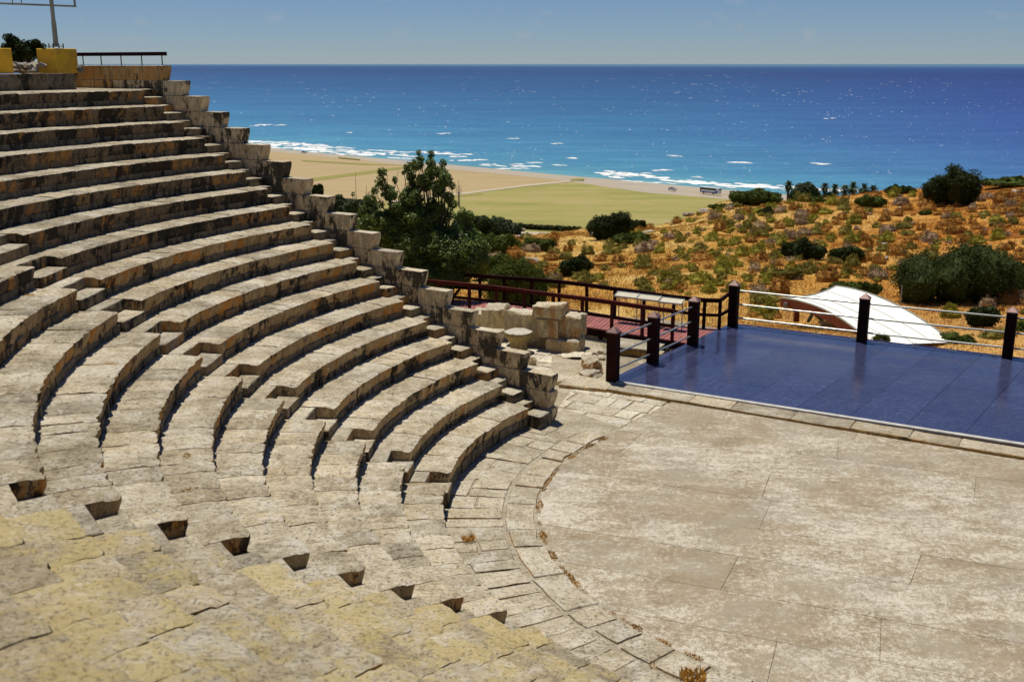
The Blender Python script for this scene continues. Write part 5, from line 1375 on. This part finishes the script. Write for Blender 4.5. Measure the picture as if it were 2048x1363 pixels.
def pickup(put):
    b = MB(); b.box((0, 0, .78), (5, 1.8, .65), 0, .12); put('body', b, M['silver_paint'])
    b = MB(); b.add([Vector(q) for q in ((-1.2, -.8, 1.05), (1.3, -.8, 1.05), (1.3, .8, 1.05), (-1.2, .8, 1.05), (-.9, -.68, 1.68), (.6, -.68, 1.68), (.6, .68, 1.68), (-.9, .68, 1.68))], [(3, 2, 1, 0), (4, 5, 6, 7), (0, 1, 5, 4), (1, 2, 6, 5), (2, 3, 7, 6), (3, 0, 4, 7)]); o = put('cabin', b, M['silver_paint'])
    for s in (-1, 1):
        b = MB(); b.box((-.1, s*.76, 1.38), (1.5, .06, .42)); put('side_window', b, M['glass'], o)
    b = MB(); b.box((-1.9, 0, 1.12), (1.2, 1.5, .1)); put('load_bed', b, M['dark'])
    wheels(put, (-1.5, 1.6), 1.7, .36)
p = gz(1345, 380.5, bpz); vehicle(Vector((p.x, p.y, bpz)), BY-.15, 'small silver pickup parked on the beach left of the bus', 'pickup', 'pickup_truck', pickup)
p = gz(608, 306, PZ+.6); vehicle(Vector((p.x, p.y, PZ+.6)), BY+.1, 'tiny silver car on the far beach above the tan field', 'car', 'parked_car', pickup)

# ---------------------------------------------------------------- weeds in the joints
def weed(pos, s, mat, label, seed, n=70, up=.6, group=None, sx=1, sy=1, yaw=0):
    rg = random.Random(seed); v = []; f = []
    for i in range(n):
        t = rg.uniform(0, 6.28); r_ = s*rg.random()**.5; o_ = Vector((math.cos(t)*r_*sx, math.sin(t)*r_*sy, 0))
        ca, sa = math.cos(yaw), math.sin(yaw); o_ = Vector((o_.x*ca-o_.y*sa, o_.x*sa+o_.y*ca, 0))
        L = s*rg.uniform(.3, 1)*up; d = Vector((rg.gauss(0, .5), rg.gauss(0, .5), 1)).normalized(); q = len(v); sd_ = Vector((rg.gauss(0, 1), rg.gauss(0, 1), 0)).normalized()*s*.09
        v += [o_-sd_, o_+sd_, o_+d*L]; f.append((q, q+1, q+2))
    o = link('weed', mesh('weed', v, f, mat), None, pos); return tag(o, label, 'weed', group)
Gw = 'small weeds growing in stone joints'
weed(gz(937, 1078, .10), .11, M['weed'], 'upright orange weed on the ring pavement, below the lowest seats', 1, 120, 1.3, None)
weed(gz(948, 1103, .10), .08, M['weed'], 'flat orange weed patch just below the upright one', 2, 60, .4)
weed(gz(1385, 1352, .10), .18, M['weed'], 'bushy orange weed at the bottom edge on the pavement', 3, 180, .7)
weed(gz(983, 934, .08), .07, M['weed'], 'tiny orange tuft on the ring pavement beside the lowest seats', 4, 40, .4)
for i, (th, r_) in enumerate([(140+j*2.35, 6.47) for j in range(38)]):
    if random.Random(i*3).random() < .25 or th > 232: continue
    q = pol(r_, th); weed(Vector((q.x, q.y, .055)), random.Random(i).uniform(.08, .2), M['weed'], 'dry orange weed in the crack between the concrete floor and the ring pavement', 20+i, 110, .25, 'dry weeds along the curved crack', .35, 1, rad(th))
for i, (x, y) in enumerate(((1420, 931), (1467, 937), (1480, 995), (1597, 1012), (1730, 1086), (1424, 1100), (1474, 1143), (1448, 1175), (1940, 1192), (1666, 964), (1640, 1014), (1795, 915), (2003, 1078), (1452, 1180))):
    weed(gz(x, y, .06), random.Random(i).uniform(.03, .07), M['moss'], 'little green tuft in a joint of the concrete floor', 60+i, 30, .35, 'green tufts in the concrete joints', 1.4, .5, rad(-22))
for i, (x, y) in enumerate(((1090, 828), (1167, 821), (1215, 862), (1283, 827), (1225, 846), (1306, 806), (1128, 824), (1152, 842), (1262, 842), (1193, 793), (1208, 796), (1247, 850))):
    weed(gz(x, y, .03), random.Random(i).uniform(.05, .1), M['moss'], 'yellow green tuft between the flagstones of the side passage', 90+i, 40, .3, 'tufts between the flagstones', 1.5, .4, rad(20+i*30))
for i, (x, y, k) in enumerate(((222, 728, 8), (360, 800, 6), (352, 812, 6), (60, 590, 10), (30, 932, 8), (375, 912, 6), (656, 885, 3), (380, 980, 7), (1305, 1330, 1), (787, 1294, 5))):
    q = gz(x, y, zk(k) if k else .1); weed(q+Vector((0, 0, .0)), .09, M['weed'], 'small orange weed growing in a joint of the curved seats', 120+i, 50, .4, 'orange weeds in the seat joints', 1.3, .6, i)
